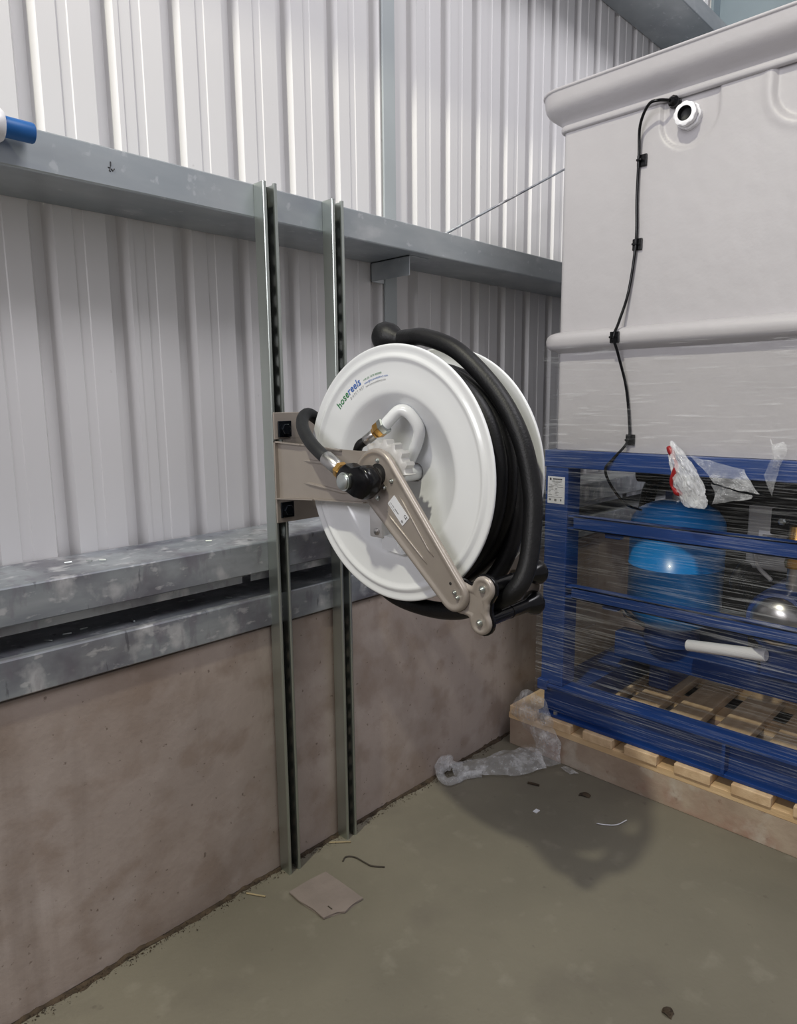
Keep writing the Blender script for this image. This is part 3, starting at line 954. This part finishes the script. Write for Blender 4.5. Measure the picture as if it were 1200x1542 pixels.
obj('shaft_collar', newlathe([(1.018, 0.0), (1.018, 0.0185), (1.026, 0.0185), (1.026, 0.0165), (1.030, 0.0165), (1.030, 0.0185), (1.042, 0.0185), (1.042, 0)], (0, YR - 0.005, ZR + 0.002), AX, 24), 'steel', reel, True, auto=40)
q0, q1 = Vector((1.000, -0.366, 1.164)), Vector((0.998, -0.288, 1.205))
dq = (q1 - q0).normalized()
obj('brass_nut', newlathe([(0.0, 0.0), (0.0, 0.0165), (0.009, 0.0165), (0.011, 0.019), (0.021, 0.019), (0.023, 0.016), (0.023, 0)], q0, dq, 6), 'brass', reel, label='brass hexagon nut')
obj('crimp_ferrule', newlathe([(0.022, 0.0), (0.022, 0.0155), (0.026, 0.0172), (0.066, 0.0172), (0.069, 0.0160), (0.069, 0)], q0, dq, 24), 'steel', reel, True, auto=40, label='steel crimp ferrule')
fh = [q0 + dq * 0.060, q0 + dq * 0.085, (1.008, -0.240, 1.228), (1.028, -0.188, 1.258), (1.062, -0.146, 1.281), (1.100, -0.120, 1.290), (1.14, -0.105, 1.275), (1.17, -0.12, 1.24), (1.18, -0.14, 1.20)]
obj('feed_hose', newtube(fh, 0.0152, 16, res=8), 'greyrubber', reel, True, label='dark grey rubber feed hose curving to the swivel')

# ================================================================== PALLET, FRAME, TANK
XF = 2.115
pal = thing('pallet', (2.65, -0.85, 0), 'pine pallet with stained base boards under the blue frame', 'pallet')
for xa in (XF - 0.012, 2.62, 3.12):
    obj('base_board', newbox(xa, xa + 0.09, -1.62, -0.045, 0.0, 0.104, 0.002), 'dirtywood', pal)
for xa in (XF - 0.013, 2.36, 2.62, 2.87, 3.12):
    obj('stringer', newbox(xa, xa + 0.09, -1.63, -0.040, 0.104, 0.128, 0.0015), 'pine', pal)
bw = [(-0.160, -0.050), (-0.312, -0.205), (-0.472, -0.360), (-0.630, -0.516), (-0.801, -0.687), (-0.975, -0.862), (-1.145, -1.033), (-1.315, -1.203), (-1.485, -1.373), (-1.63, -1.53)]
for ya, yb in bw:
    obj('deck_board', newbox(XF - 0.022, 3.22, ya, yb, 0.128, 0.161, 0.003), 'pinex', pal)

fr = thing('skid_frame', (2.65, -0.85, 0.161), 'dark blue steel skid frame wrapped in film under the white tank', 'frame')
# base channel along the front, with stiffener and bolts
bm = bmesh.new()
box(bm, XF - 0.010, XF + 0.075, -1.62, -0.168, 0.275, 0.287, 0.002)
box(bm, XF + 0.032, XF + 0.042, -1.62, -0.168, 0.172, 0.276)
box(bm, XF - 0.004, XF + 0.075, -1.62, -0.168, 0.162, 0.174, 0.002)
bc = obj('base_channel', bm, 'blue', fr)
for y in (-0.83, -1.45):
    obj('stiffener', newbox(XF - 0.008, XF + 0.034, y - 0.005, y + 0.005, 0.173, 0.276), 'blue', bc)
for y in (-0.235, -1.2):
    obj('bolt', newlathe([(0, 0), (0, 0.008), (0.012, 0.008), (0.012, 0.0)], (XF + 0.004, y, 0.174), (0, 0, 1), 6), 'zinc', bc)
bm = bmesh.new()
box(bm, 3.13, 3.215, -1.62, -0.168, 0.162, 0.287, 0.003)
obj('base_channel', bm, 'blue', fr)
for ya, yb in ((-0.30, -0.168), (-1.62, -1.50)):
    obj('cross_member', newbox(XF + 0.07, 3.14, ya, yb, 0.163, 0.270, 0.003), 'blue', fr)
# inner bearers
obj('inner_bearer', newbox(2.46, 2.54, -1.52, -0.285, 0.318, 0.420, 0.004), 'blue', fr)
obj('inner_bearer', newbox(2.80, 2.88, -1.52, -0.285, 0.318, 0.420, 0.004), 'blue', fr)
for y in (-0.40, -1.40):
    obj('bearer_support', newbox(2.62, 3.13, y - 0.04, y + 0.04, 0.163, 0.318, 0.003), 'blue', fr)
# posts
for px, py in ((XF, -0.2605), (XF, -1.62), (3.13, -0.2605), (3.13, -1.62)):
    po = obj('post', newbox(px, px + 0.088, py, py + 0.089, 0.287, 1.088, 0.004), 'blue', fr)
    if px == XF and py > -1:
        post0 = po
obj('post_foot', newbox(XF - 0.014, XF + 0.02, -0.205, -0.165, 0.262, 0.300, 0.002), 'blue', fr)
# rails
obj('top_rail', newbox(XF - 0.003, XF + 0.085, -1.62, -0.168, 1.086, 1.146, 0.003), 'blue', fr)
obj('top_rail', newbox(3.13, 3.218, -1.62, -0.168, 1.086, 1.146, 0.003), 'blue', fr)
obj('top_rail', newbox(XF + 0.08, 3.14, -0.258, -0.170, 1.086, 1.146, 0.003), 'blue', fr)
for z0, z1 in ((0.872, 0.920), (0.624, 0.667)):
    bm = bmesh.new()
    box(bm, XF + 0.004, XF + 0.010, -1.62, -0.285, z0, z1, 0.001)
    box(bm, XF + 0.004, XF + 0.044, -1.62, -0.262, z1 - 0.006, z1, 0.001)
    box(bm, XF + 0.004, XF + 0.044, -1.62, -0.262, z0, z0 + 0.006, 0.001)
    mr = obj('mid_rail', bm, 'blue', fr)
    obj('lug', newbox(XF + 0.012, XF + 0.04, -0.455, -0.40, z0 - 0.016, z0, 0.003), 'blue', mr)
# rating label on the post
lb = obj('rating_label', newbox(XF - 0.0012, XF + 0.0005, -0.2495, -0.182, 0.958, 1.053), 'paper', fr, label='white printed rating label')
random.seed(11)
bm = bmesh.new()
def lq(u0, u1, v0, v1):
    xx = XF - 0.0016
    f_ = [bm.verts.new((xx, -0.182 - u, 0.958 + v)) for u, v in ((u0, v0), (u1, v0), (u1, v1), (u0, v1))]
    bm.faces.new(f_)
u = 0.021
while u < 0.055:
    du = random.uniform(0.0022, 0.0036)
    lq(u, u + du, 0.0838, 0.0888)
    u += du + 0.0007
for v_, segs in ((0.079, ((0.016, 0.055),)), (0.075, ((0.018, 0.055),)), (0.071, ((0.024, 0.042),)), (0.066, ((0.004, 0.018), (0.028, 0.058))), (0.0615, ((0.012, 0.040),)), (0.058, ((0.004, 0.022), (0.038, 0.060))),
                 (0.053, ((0.004, 0.018), (0.03, 0.038))), (0.0485, ((0.004, 0.024), (0.03, 0.038))), (0.044, ((0.004, 0.01), (0.028, 0.038))), (0.039, ((0.004, 0.01), (0.03, 0.044))), (0.034, ((0.006, 0.012), (0.03, 0.036))),
                 (0.029, ((0.003, 0.018), (0.03, 0.042))), (0.022, ((0.004, 0.058),))):
    for a, b in segs:
        u = a
        while u < b:
            du = random.uniform(0.0012, 0.0028)
            lq(u, u + du, v_, v_ + random.uniform(0.0010, 0.0016))
            u += du + 0.0006
for a in (0.006, 0.009, 0.012, 0.028, 0.031, 0.034, 0.051, 0.054):
    lq(a, a + 0.0022, 0.0095 - (0.002 if 0.025 < a < 0.04 else 0), 0.0165)
obj('print', bm, 'ink', lb)
bm = bmesh.new()
ring = [(XF - 0.0017, -0.1935 - 0.0040 * math.cos(t) * (1 - 0.35 * max(0, math.sin(t))), 0.958 + 0.0860 + 0.0048 * math.sin(t)) for t in (2 * PI * k / 14 for k in range(14))]
bm.faces.new([bm.verts.new(p) for p in ring])
obj('drop_mark', bm, 'ink', lb)

# ---- tank
tank = thing('water_tank', (2.75, -0.95, 1.146), 'large white fibreglass water tank with thick rolled rim', 'tank')
XT, YT = 2.140, -0.192
def recess(y, z):
    """moulded D-shaped recesses under the rim"""
    d = 0.0
    for cy in (-0.607, -0.918):
        r = 0.089
        cz = 2.128
        if z > cz:
            s = abs(y - cy) - r
        else:
            s = math.hypot(y - cy, z - cz) - r
        t = max(0.0, min(1.0, -s / 0.010))
        d = max(d, t * t * (3 - 2 * t))
        # soft raised bead round the recess
        d -= 0.35 * math.exp(-((s - 0.012) / 0.012) ** 2) * (1 if z < 2.2 else 0)
    return 0.010 * d
bm = bmesh.new()
ny, nz = 150, 128
rows = []
Y1t = -1.70
for j in range(nz + 1):
    z = 1.147 + (2.196 - 1.147) * j / nz
    row = []
    for k in range(7):                                  # rounded corner
        a = PI / 2 * k / 7
        row.append((XT + 0.018 - 0.018 * math.sin(a), YT - 0.018 + 0.018 * math.cos(a), z))
    for i in range(ny + 1):
        y = (YT - 0.018) + (-1.0 - YT + 0.018) * i / ny
        wv = 0.0016 * noise.noise(Vector((0, y * 5, z * 4))) + 0.0006 * noise.noise(Vector((3, y * 22, z * 20)))
        row.append((XT + recess(y, z) + wv * min(1, i / 6), y, z))
    row.append((XT, Y1t, z))
    row = [(3.2, YT, z)] + row + [(3.2, Y1t, z)]
    rows.append([bm.verts.new(p) for p in row])
for a, b in zip(rows, rows[1:]):
    for k in range(len(a) - 1):
        bm.faces.new((a[k], a[k + 1], b[k + 1], b[k]))
    bm.faces.new((a[-1], a[0], b[0], b[-1]))
bm.faces.new(rows[0])
obj('tank_wall', bm, 'grp', tank, True, auto=60)
def sweep_rim(prof, n=6, xr=3.2):
    """profile (out, z) swept round the tank's plan with rounded corners"""
    bm = bmesh.new()
    rings = []
    for o_, z in prof:
        pts = []
        r = max(0.003, 0.018 + o_)
        pts.append((xr, YT + o_, z))
        for k in range(n + 1):
            a = PI / 2 * k / n
            pts.append((XT + 0.018 - r * math.sin(a), YT - 0.018 + r * math.cos(a), z))
        for k in range(n + 1):
            a = PI / 2 * k / n
            pts.append((XT + 0.018 - r * math.cos(a), Y1t + 0.018 - r * math.sin(a), z))
        pts.append((xr, Y1t - o_, z))
        rings.append([bm.verts.new(p) for p in pts])
    for a, b in zip(rings, rings[1:]):
        for k in range(len(a) - 1):
            bm.faces.new((a[k], a[k + 1], b[k + 1], b[k]))
    return bm
obj('rim', sweep_rim([(0.0, 2.182), (0.009, 2.183), (0.0125, 2.187), (0.0125, 2.197), (0.010, 2.202), (0.012, 2.206), (0.017, 2.212), (0.030, 2.220), (0.045, 2.231), (0.056, 2.241), (0.063, 2.251),
                      (0.066, 2.263), (0.068, 2.280), (0.069, 2.288), (0.073, 2.290), (0.074, 2.294), (0.072, 2.297), (0.06, 2.297), (-0.08, 2.297)]), 'grp', tank, True, auto=50, label='thick rolled rim')
obj('rib', sweep_rim([(-0.002, 1.548), (0.018, 1.543), (0.034, 1.538), (0.043, 1.530), (0.047, 1.518), (0.046, 1.502), (0.041, 1.492), (0.030, 1.486), (0.012, 1.481), (-0.002, 1.474)]), 'grp', tank, True, auto=60, label='raised horizontal rib')
# white union and cable gland in the recess
fy, fz = -0.607, 2.125
ft = obj('pipe_union', newlathe([(0.012, 0.0), (0.012, 0.034), (-0.006, 0.034), (-0.009, 0.031), (-0.009, 0.028), (-0.015, 0.028), (-0.018, 0.031), (-0.032, 0.031), (-0.034, 0.029), (-0.034, 0.0205), (-0.010, 0.019), (-0.008, 0.0)],
    (XT, fy, fz), AX, 40, rfun=lambda t, r: 1 + (0.05 * (math.cos(8 * t) > 0.2) if r > 0.0295 else 0)), 'whiteplastic', tank, True, auto=35, label='white plastic threaded union')
obj('bore', newlathe([(-0.014, 0.0), (-0.014, 0.0180), (-0.016, 0.0190), (-0.0335, 0.0200)], (XT, fy, fz), AX, 28), 'greyrubber', ft, True)
cab = thing('level_cable', (XT - 0.01, -0.47, 1.0), 'thin black cable clipped down the front of the tank', 'cable')
cz_pts = [(2.118, -0.556, 2.176), (2.095, -0.534, 2.176), (2.092, -0.505, 2.171), (2.112, -0.472, 2.128), (2.127, -0.465, 2.05), (2.128, -0.4635, 1.93), (2.127, -0.467, 1.80), (2.125, -0.451, 1.655), (2.098, -0.436, 1.56),
          (2.085, -0.427, 1.513), (2.098, -0.437, 1.46), (2.124, -0.455, 1.36), (2.128, -0.469, 1.25), (2.124, -0.470, 1.185), (2.108, -0.428, 1.125), (2.104, -0.405, 1.090), (2.16, -0.40, 1.03), (2.25, -0.41, 0.96), (2.33, -0.43, 0.93)]
obj('cable', newtube(cz_pts, 0.0045, 10, res=8), 'blackplastic', cab, True)
for (x, y, z) in ((2.138, -0.4715, 2.035), (2.138, -0.468, 1.792), (2.092, -0.4275, 1.512), (2.138, -0.472, 1.188)):
    bm = newbox(x - 0.006, x + 0.001, y - 0.0155, y + 0.0155, z - 0.0175, z + 0.0175, 0.002)
    ck = obj('cable_clip', bm, 'blackplastic', cab)
    obj('tie_strap', newbox(x - 0.019, x - 0.005, y - 0.004, y + 0.012, z - 0.003, z + 0.003, 0.001), 'blackplastic', ck)
bm = newlathe([(0.014, 0.0), (0.014, 0.018), (0.0, 0.018), (-0.002, 0.0165), (-0.012, 0.0165), (-0.016, 0.012), (-0.022, 0.008), (-0.022, 0)], (XT, -0.562, 2.176), AX, 8)
obj('cable_gland', bm, 'blackplastic', cab, True, auto=30)

# ---- plant inside the frame
pv = thing('pressure_vessel', (2.50, -0.492, 0.42), 'bright blue pressure vessel standing inside the blue frame', 'pressure vessel')
obj('shell', newlathe([(0.470, 0.0), (0.474, 0.05), (0.488, 0.10), (0.512, 0.14), (0.545, 0.160), (0.560, 0.165), (0.715, 0.165), (0.7155, 0.1665), (0.719, 0.1665), (0.7195, 0.165), (0.860, 0.165), (0.885, 0.160), (0.918, 0.138), (0.940, 0.10), (0.952, 0.05), (0.955, 0.0)], (2.50, -0.492, 0), (0, 0, 1), 48), 'vessel', pv, True)
obj('foot_ring', newlathe([(0.42, 0.10), (0.475, 0.095), (0.500, 0.11)], (2.50, -0.492, 0), (0, 0, 1), 32), 'blue', pv, True)
obj('top_plug', cyl((2.50, -0.492, 0.950), (2.50, -0.492, 0.985), 0.022, 12), 'steel', pv)
obj('outlet', newtube([(2.50, -0.40, 0.455), (2.45, -0.33, 0.50), (2.42, -0.31, 0.56)], 0.012, 10), 'steel', pv, True)

pm = thing('pump', (2.42, -0.90, 0.42), 'dark blue pump motor with round steel end at the right edge', 'pump')
obj('motor_body', newlathe([(0.0, 0.0), (0.0, 0.070), (0.006, 0.090), (0.03, 0.098), (0.26, 0.098), (0.28, 0.09), (0.28, 0.0)], (2.27, -0.905, 0.635), AX, 36), 'blue', pm, True, auto=40)
obj('steel_end', newlathe([(-0.034, 0.0), (-0.033, 0.02), (-0.028, 0.042), (-0.018, 0.060), (-0.004, 0.072), (0.002, 0.076), (0.010, 0.076)], (2.265, -0.905, 0.640), AX, 36), 'steel', pm, True, label='polished steel dome')
obj('outlet_pipe', cyl((2.34, -0.925, 0.73), (2.34, -0.925, 0.80), 0.020, 18), 'steel', pm, True, auto=40)
obj('brass_valve', newlathe([(0.80, 0.0), (0.80, 0.026), (0.815, 0.030), (0.83, 0.026), (0.86, 0.024), (0.875, 0.030), (0.89, 0.026), (0.93, 0.022), (0.93, 0)], (2.34, -0.925, 0), (0, 0, 1), 20), 'brass', pm, True, auto=40, label='brass check valve')
obj('motor_foot', newbox(2.37, 2.52, -0.99, -0.84, 0.42, 0.545, 0.004), 'blue', pm)
wp = tag(obj('white_pipe', cyl((2.375, -0.60, 0.462), (2.34, -0.865, 0.502), 0.020, 20, 0.003), 'whiteplastic', smooth=True, auto=40), 'pale plastic pipe lying beside the blue vessel inside the frame', 'pipe')
gb = thing('control_box', (2.62, -0.86, 0.79), 'pale grey control box behind the pump', 'control box')
obj('enclosure', newbox(2.60, 2.68, -0.95, -0.70, 0.72, 0.945, 0.006), 'greybox', gb)
obj('panel', newbox(2.594, 2.60, -0.80, -0.74, 0.80, 0.86, 0.002), 'whiteplastic', gb)
for k in range(3):
    obj('vent_slat', newbox(2.590, 2.594, -0.80, -0.755, 0.812 + 0.015 * k, 0.818 + 0.015 * k), 'greybox', gb)
jb = thing('junction_box', (2.36, -0.95, 0.86), 'black junction box with silver bolts above the pump', 'junction box')
obj('case', newbox(2.40, 2.47, -0.99, -0.83, 0.885, 0.970, 0.005), 'blackplastic', jb)
for y in (-0.885, -0.955):
    obj('bolt', newlathe([(0, 0), (0, 0.012), (0.006, 0.012), (0.009, 0.006), (0.009, 0)], (2.40, y + 0.02, 0.93), (-1, 0, 0), 6), 'zinc', jb)
mf = thing('manifold', (2.60, -0.85, 1.0), 'black manifold pipe running under the tank', 'pipe')
obj('pipe_run', cyl((2.58, -0.30, 1.035), (2.58, -1.55, 1.035), 0.035, 20), 'blackplastic', mf, True, auto=40)
obj('pipe_run', cyl((2.72, -0.30, 0.985), (2.72, -1.55, 0.985), 0.030, 20), 'blackplastic', mf, True, auto=40)
obj('down_pipe', newtube([(2.58, -0.40, 1.03), (2.60, -0.34, 0.98), (2.62, -0.31, 0.86), (2.63, -0.30, 0.75), (2.70, -0.30, 0.55)], 0.028, 14, res=6), 'blackplastic', mf, True)
for y in (-0.55, -0.95):
    obj('flange', newlathe([(0, 0.035), (0, 0.052), (0.03, 0.052), (0.03, 0.035)], (2.58, y, 1.035), (0, -1, 0), 20), 'blackplastic', mf, True, auto=40)
wc = tag(obj('wire', newtube([(2.42, -0.84, 0.73), (2.40, -0.80, 0.78), (2.42, -0.79, 0.84), (2.48, -0.83, 0.87), (2.60, -0.86, 0.88)], 0.007, 8, res=8), 'greybox', smooth=True), 'grey wire looping from the pump to the control box', 'wire')
bh = tag(obj('hose', newtube([(2.45, -0.72, 0.68), (2.40, -0.735, 0.72), (2.42, -0.75, 0.76), (2.50, -0.74, 0.74), (2.55, -0.73, 0.66), (2.55, -0.75, 0.55), (2.5, -0.78, 0.44)], 0.016, 10, res=8), 'rubber', smooth=True), 'short black hose coiled between the vessel and pump', 'hose')
bp_ = tag(obj('shade_backing', newbox(3.05, 3.06, -1.55, -0.27, 0.42, 1.08), 'dark'), 'added black panel standing in for shade at the back inside the blue frame', 'panel')  # added panel, its black stands in for shade deep inside the frame

# ---- stretch film round the frame and the tank's foot
def film_sheet(z0, z1, x, xback, ny, nz, seed, amp, bow):
    bm = bmesh.new()
    rows = []
    for j in range(nz + 1):
        z = z0 + (z1 - z0) * j / nz
        row = []
        for i in range(5):
            row.append((x + 0.45 * (1 - i / 5), YT + 0.034 - 0.002, z))
        for i in range(ny + 1):
            y = YT + 0.030 - (1.42) * i / ny
            d = amp * noise.noise(Vector((seed, y * 2.2, z * 26))) + 0.4 * amp * noise.noise(Vector((seed + 4, y * 6, z * 60)))
            xx = x + bow(z) + d
            row.append((xx, y, z))
        rows.append([bm.verts.new(p) for p in row])
    for a, b in zip(rows, rows[1:]):
        for k in range(len(a) - 1):
            bm.faces.new((a[k], a[k + 1], b[k + 1], b[k]))
    return bm
sf = tag(obj('stretch_film', film_sheet(0.20, 1.150, XF - 0.024, 0, 60, 120, 1.0, 0.0022, lambda z: 0.0), 'film', smooth=True), 'clear streaky stretch film wrapped tight around the blue frame', 'plastic film')
sf2 = tag(obj('stretch_film', film_sheet(1.152, 1.50, XF - 0.024, 0, 60, 50, 5.0, 0.0018, lambda z: (0.040 * max(0, 1 - abs(z - 1.32) / 0.17) if z < 1.49 else 0.0)), 'filmtank', smooth=True), 'clear stretch film over the lower part of the white tank', 'plastic film')

# ---- bagged valve
bgv = thing('bagged_valve', (2.05, -0.70, 0.99), 'red handled valve in a cloudy plastic bag hanging on the blue frame', 'valve')
bm = bmesh.new()
bmesh.ops.create_icosphere(bm, subdivisions=5, radius=1.0)
for v in bm.verts:
    n_ = v.co.normalized()
    t = (n_.z + 1) / 2                                   # 0 bottom, 1 top
    wy = 0.052 * (1 - t) + 0.016 * t
    q = n_ * 2.4
    k = 1 + 0.30 * noise.noise(q) + 0.22 * (1 - abs(noise.noise(q * 2.3)) * 2) * 0.5 + 0.10 * noise.noise(q * 5)
    zc = max(-0.86, n_.z)
    v.co = Vector((2.045 + n_.x * 0.030 * k, -0.728 + 0.083 * t ** 1.2 + n_.y * wy * k * 1.05, 1.092 + zc * 0.103 * (0.93 + 0.07 * k)))
bagb = obj('bag', bm, 'bag', bgv, True, auto=25, label='cloudy crumpled plastic bag')
obj('red_lever', newtube([(2.034, -0.642, 1.178), (2.028, -0.660, 1.150), (2.026, -0.672, 1.120), (2.030, -0.658, 1.070), (2.030, -0.672, 1.048), (2.034, -0.690, 1.038)], [0.007 + 0.003 * math.sin(i * 0.55) for i in range(31)], 10, res=6), 'red', bgv, True, label='red valve lever')
obj('bag_wing', crumple([[(2.05, -0.700, 1.155), (2.052, -0.735, 1.118), (2.05, -0.775, 1.075)], [(2.068, -0.745, 1.140), (2.066, -0.790, 1.105), (2.068, -0.83, 1.060)], [(2.085, -0.84, 1.118), (2.085, -0.85, 1.098), (2.085, -0.885, 1.05)]], 8, 8, 0.004, 30, 2.0), 'crumple', bgv)
obj('bag_wing', crumple([[(2.05, -0.765, 1.075), (2.05, -0.775, 1.045), (2.052, -0.77, 1.015)], [(2.07, -0.80, 1.062), (2.07, -0.81, 1.042), (2.07, -0.80, 1.022)], [(2.085, -0.865, 1.045), (2.085, -0.868, 1.040), (2.085, -0.865, 1.034)]], 8, 8, 0.004, 30, 6.0), 'crumple', bgv)

# film pulled into a knot further right
tag(obj('film_knot', crumple([[(2.08, -0.90, 1.205), (2.08, -0.915, 1.19), (2.08, -0.94, 1.20)], [(2.066, -0.915, 1.17), (2.06, -0.925, 1.165), (2.066, -0.95, 1.17)], [(2.075, -0.905, 1.13), (2.066, -0.915, 1.125), (2.07, -0.93, 1.12)], [(2.08, -0.89, 1.10), (2.08, -0.905, 1.08), (2.08, -0.92, 1.05)]], 10, 10, 0.006, 30, 9.0), 'crumple'),
    'gathered twist of clear film at the right edge of the top rail', 'plastic film')

# ---- crumpled film on the floor and over the pallet corner
pf = thing('plastic_wrap', (1.95, -0.16, 0.0), 'crumpled clear plastic wrap draped over the pallet corner onto the floor', 'plastic wrap')
obj('draped_sheet', crumple([
    [(2.135, -0.055, 0.180), (2.11, -0.095, 0.225), (2.10, -0.140, 0.242), (2.10, -0.185, 0.235), (2.10, -0.215, 0.205)],
    [(2.098, -0.050, 0.135), (2.085, -0.085, 0.168), (2.080, -0.135, 0.178), (2.080, -0.195, 0.175), (2.092, -0.238, 0.165)],
    [(2.096, -0.100, 0.100), (2.078, -0.130, 0.110), (2.070, -0.170, 0.112), (2.075, -0.225, 0.110), (2.095, -0.255, 0.118)],
    [(2.098, -0.160, 0.055), (2.070, -0.180, 0.060), (2.055, -0.205, 0.055), (2.060, -0.245, 0.055), (2.098, -0.272, 0.060)],
    [(2.060, -0.170, 0.016), (2.040, -0.200, 0.018), (2.025, -0.225, 0.016), (2.035, -0.265, 0.014), (2.085, -0.285, 0.014)]], 12, 12, 0.010, 22, 1.0, 0.004), 'crumple', pf, auto=20, smooth=True)
obj('trailing_sheet', crumple([
    [(2.090, -0.155, 0.030), (2.055, -0.215, 0.045), (2.010, -0.265, 0.014)],
    [(2.010, -0.110, 0.030), (1.980, -0.170, 0.042), (1.935, -0.230, 0.010)],
    [(1.920, -0.070, 0.026), (1.890, -0.115, 0.034), (1.860, -0.160, 0.010)],
    [(1.830, -0.036, 0.024), (1.815, -0.062, 0.028), (1.800, -0.090, 0.010)],
    [(1.780, -0.020, 0.024), (1.768, -0.036, 0.030), (1.756, -0.056, 0.012)]], 12, 12, 0.008, 26, 3.0, 0.003), 'crumple', pf, auto=20, smooth=True)
loop = catmull([(1.80, -0.05, 0.028), (1.772, -0.030, 0.040), (1.750, -0.012, 0.045), (1.722, -0.018, 0.035), (1.702, -0.045, 0.022), (1.705, -0.075, 0.016), (1.735, -0.082, 0.014), (1.775, -0.085, 0.014), (1.83, -0.115, 0.012)], 10)
bm = bmesh.new()
tube(bm, loop, [0.008 + 0.012 * (0.5 + 0.5 * noise.noise(p * 30)) + (0.010 if 10 < i < 30 else 0) for i, p in enumerate(loop)], 14)
for v in bm.verts:
    v.co += Vector((noise.noise(v.co * 40), noise.noise(v.co * 40 + Vector((5, 5, 5))), noise.noise(v.co * 40 + Vector((9, 1, 3))))) * 0.006
    v.co.z = max(v.co.z, 0.002)
    v.co.y = min(v.co.y, -0.002)
obj('twisted_end', bm, 'crumple', pf, True, auto=25)
obj('loose_scrap', crumple([[(2.09, -0.30, 0.006), (2.08, -0.36, 0.006)], [(2.06, -0.30, 0.01), (2.05, -0.34, 0.006)]], 10, 10, 0.004, 40, 5.0, 0.002), 'crumple', pf)

# ================================================================== small things on the floor
bm = bmesh.new()
random.seed(8)
cpts = [(0.998, -0.102), (1.060, -0.104), (1.120, -0.110), (1.121, -0.190), (1.121, -0.265), (1.085, -0.262), (1.055, -0.268), (1.040, -0.255), (1.001, -0.244), (1.003, -0.20), (0.996, -0.15)]
stack_rings(bm, [[(x, y, 0.0008) for x, y in cpts], [(x, y, 0.0075) for x, y in cpts]])
bmesh.ops.bevel(bm, geom=list(bm.edges), offset=0.0012, segments=1, affect='EDGES')
cdb = tag(obj('board_offcut', bm, 'card'), 'torn square of grey board lying on the floor by the strut', 'board')
obj('staple', newtube([(1.035, -0.222, 0.0085), (1.035, -0.238, 0.0085)], 0.0016, 6), 'string', cdb)
tag(obj('cord', newtube([(1.186, -0.108, 0.003), (1.205, -0.100, 0.003), (1.222, -0.120, 0.003), (1.226, -0.160, 0.003), (1.230, -0.185, 0.003), (1.252, -0.214, 0.003)], 0.0022, 6, res=8), 'string', smooth=True), 'short curled dark cord on the floor beside the grey board', 'cord')
tag(obj('cable_tie', newtube([(1.855, -0.551, 0.003), (1.868, -0.575, 0.003), (1.892, -0.600, 0.003), (1.935, -0.612, 0.004)], 0.0018, 6, res=6), 'paper', smooth=True), 'thin white cable tie lying on the floor near the pallet', 'cable tie')
bm = crumple([[(1.955, -0.430, 0.002), (1.962, -0.440, 0.006), (1.968, -0.462, 0.002)], [(1.968, -0.428, 0.006), (1.976, -0.444, 0.012), (1.980, -0.462, 0.004)], [(1.984, -0.432, 0.002), (1.988, -0.445, 0.005), (1.988, -0.456, 0.002)]], 4, 4, 0.001, 40)
tag(obj('leaf', bm, 'dirt', smooth=True), 'dry brown leaf on the floor before the pallet', 'leaf')
tag(obj('twig', newtube([(1.905, -0.262, 0.004), (1.912, -0.285, 0.005), (1.918, -0.300, 0.003)], 0.004, 6), 'dirt'), 'dark scrap on the floor in front of the plastic wrap', 'scrap')
tag(obj('paper_scrap', newbox(1.775, 1.795, -0.382, -0.368, 0.0, 0.002), 'paper'), 'tiny white paper scrap inside the reel shadow on the floor', 'scrap')
tag(obj('straw', newtube([(0.918, -0.018, 0.003), (0.946, -0.066, 0.003)], 0.0022, 6), 'straw'), 'pale straw on the floor left of the strut foot', 'straw')
tag(obj('straw', newtube([(1.215, -0.015, 0.004), (1.262, -0.058, 0.003)], 0.0020, 6), 'straw'), 'pale straw on the floor between the two strut feet', 'straw')
tag(obj('mortar_lump', crumple([[(1.335, -0.990, 0.001), (1.345, -0.990, 0.007), (1.354, -0.993, 0.001)], [(1.332, -1.0, 0.005), (1.344, -1.002, 0.010), (1.352, -1.002, 0.004)], [(1.332, -1.010, 0.001), (1.343, -1.010, 0.005), (1.351, -1.009, 0.001)]], 5, 5, 0.004, 60, 1.0, 0.0), 'dirt'), 'small brown mortar lump at the bottom edge of the floor', 'lump')

# dirt and crumbs along the foot of the wall
random.seed(21)
bm = bmesh.new()
x = 0.0
prev = None
strip = []
while x < 2.2:
    wd = max(0.0015, 0.006 + 0.014 * noise.noise(Vector((x * 7, 0, 0))) + 0.008 * noise.noise(Vector((x * 38, 1, 0)))) - 0.0
    hh = 0.004 + 0.010 * noise.noise(Vector((x * 9, 4, 0))) + 0.007 * noise.noise(Vector((x * 45, 7, 0)))
    strip.append([bm.verts.new((x, 0.0065, max(0.002, hh))), bm.verts.new((x, -wd * 0.45, max(0.001, hh * 0.55))), bm.verts.new((x, -wd, 0.0004))])
    x += 0.006
for a, b in zip(strip, strip[1:]):
    bm.faces.new((a[0], a[1], b[1], b[0]))
    bm.faces.new((a[1], a[2], b[2], b[1]))
for k in range(1400):
    x = random.uniform(0.1, 2.05)
    y = -abs(random.gauss(0, 0.012)) - 0.002
    s = random.uniform(0.0008, 0.0036)
    c = Vector((x, y, s * 0.5 + max(0, 0.008 + y) * 0.6))
    t4 = [bm.verts.new(c + Vector((random.uniform(-s, s), random.uniform(-s, s), random.uniform(-s * 0.5, s)))) for _ in range(4)]
    for f_ in ((0, 1, 2), (0, 2, 3), (0, 3, 1), (1, 3, 2)):
        bm.faces.new([t4[i] for i in f_])
di = obj('dirt', bm, 'dirt')
tag(di, 'brown dirt and crumbs along the foot of the concrete wall', 'dirt')
di['kind'] = 'stuff'
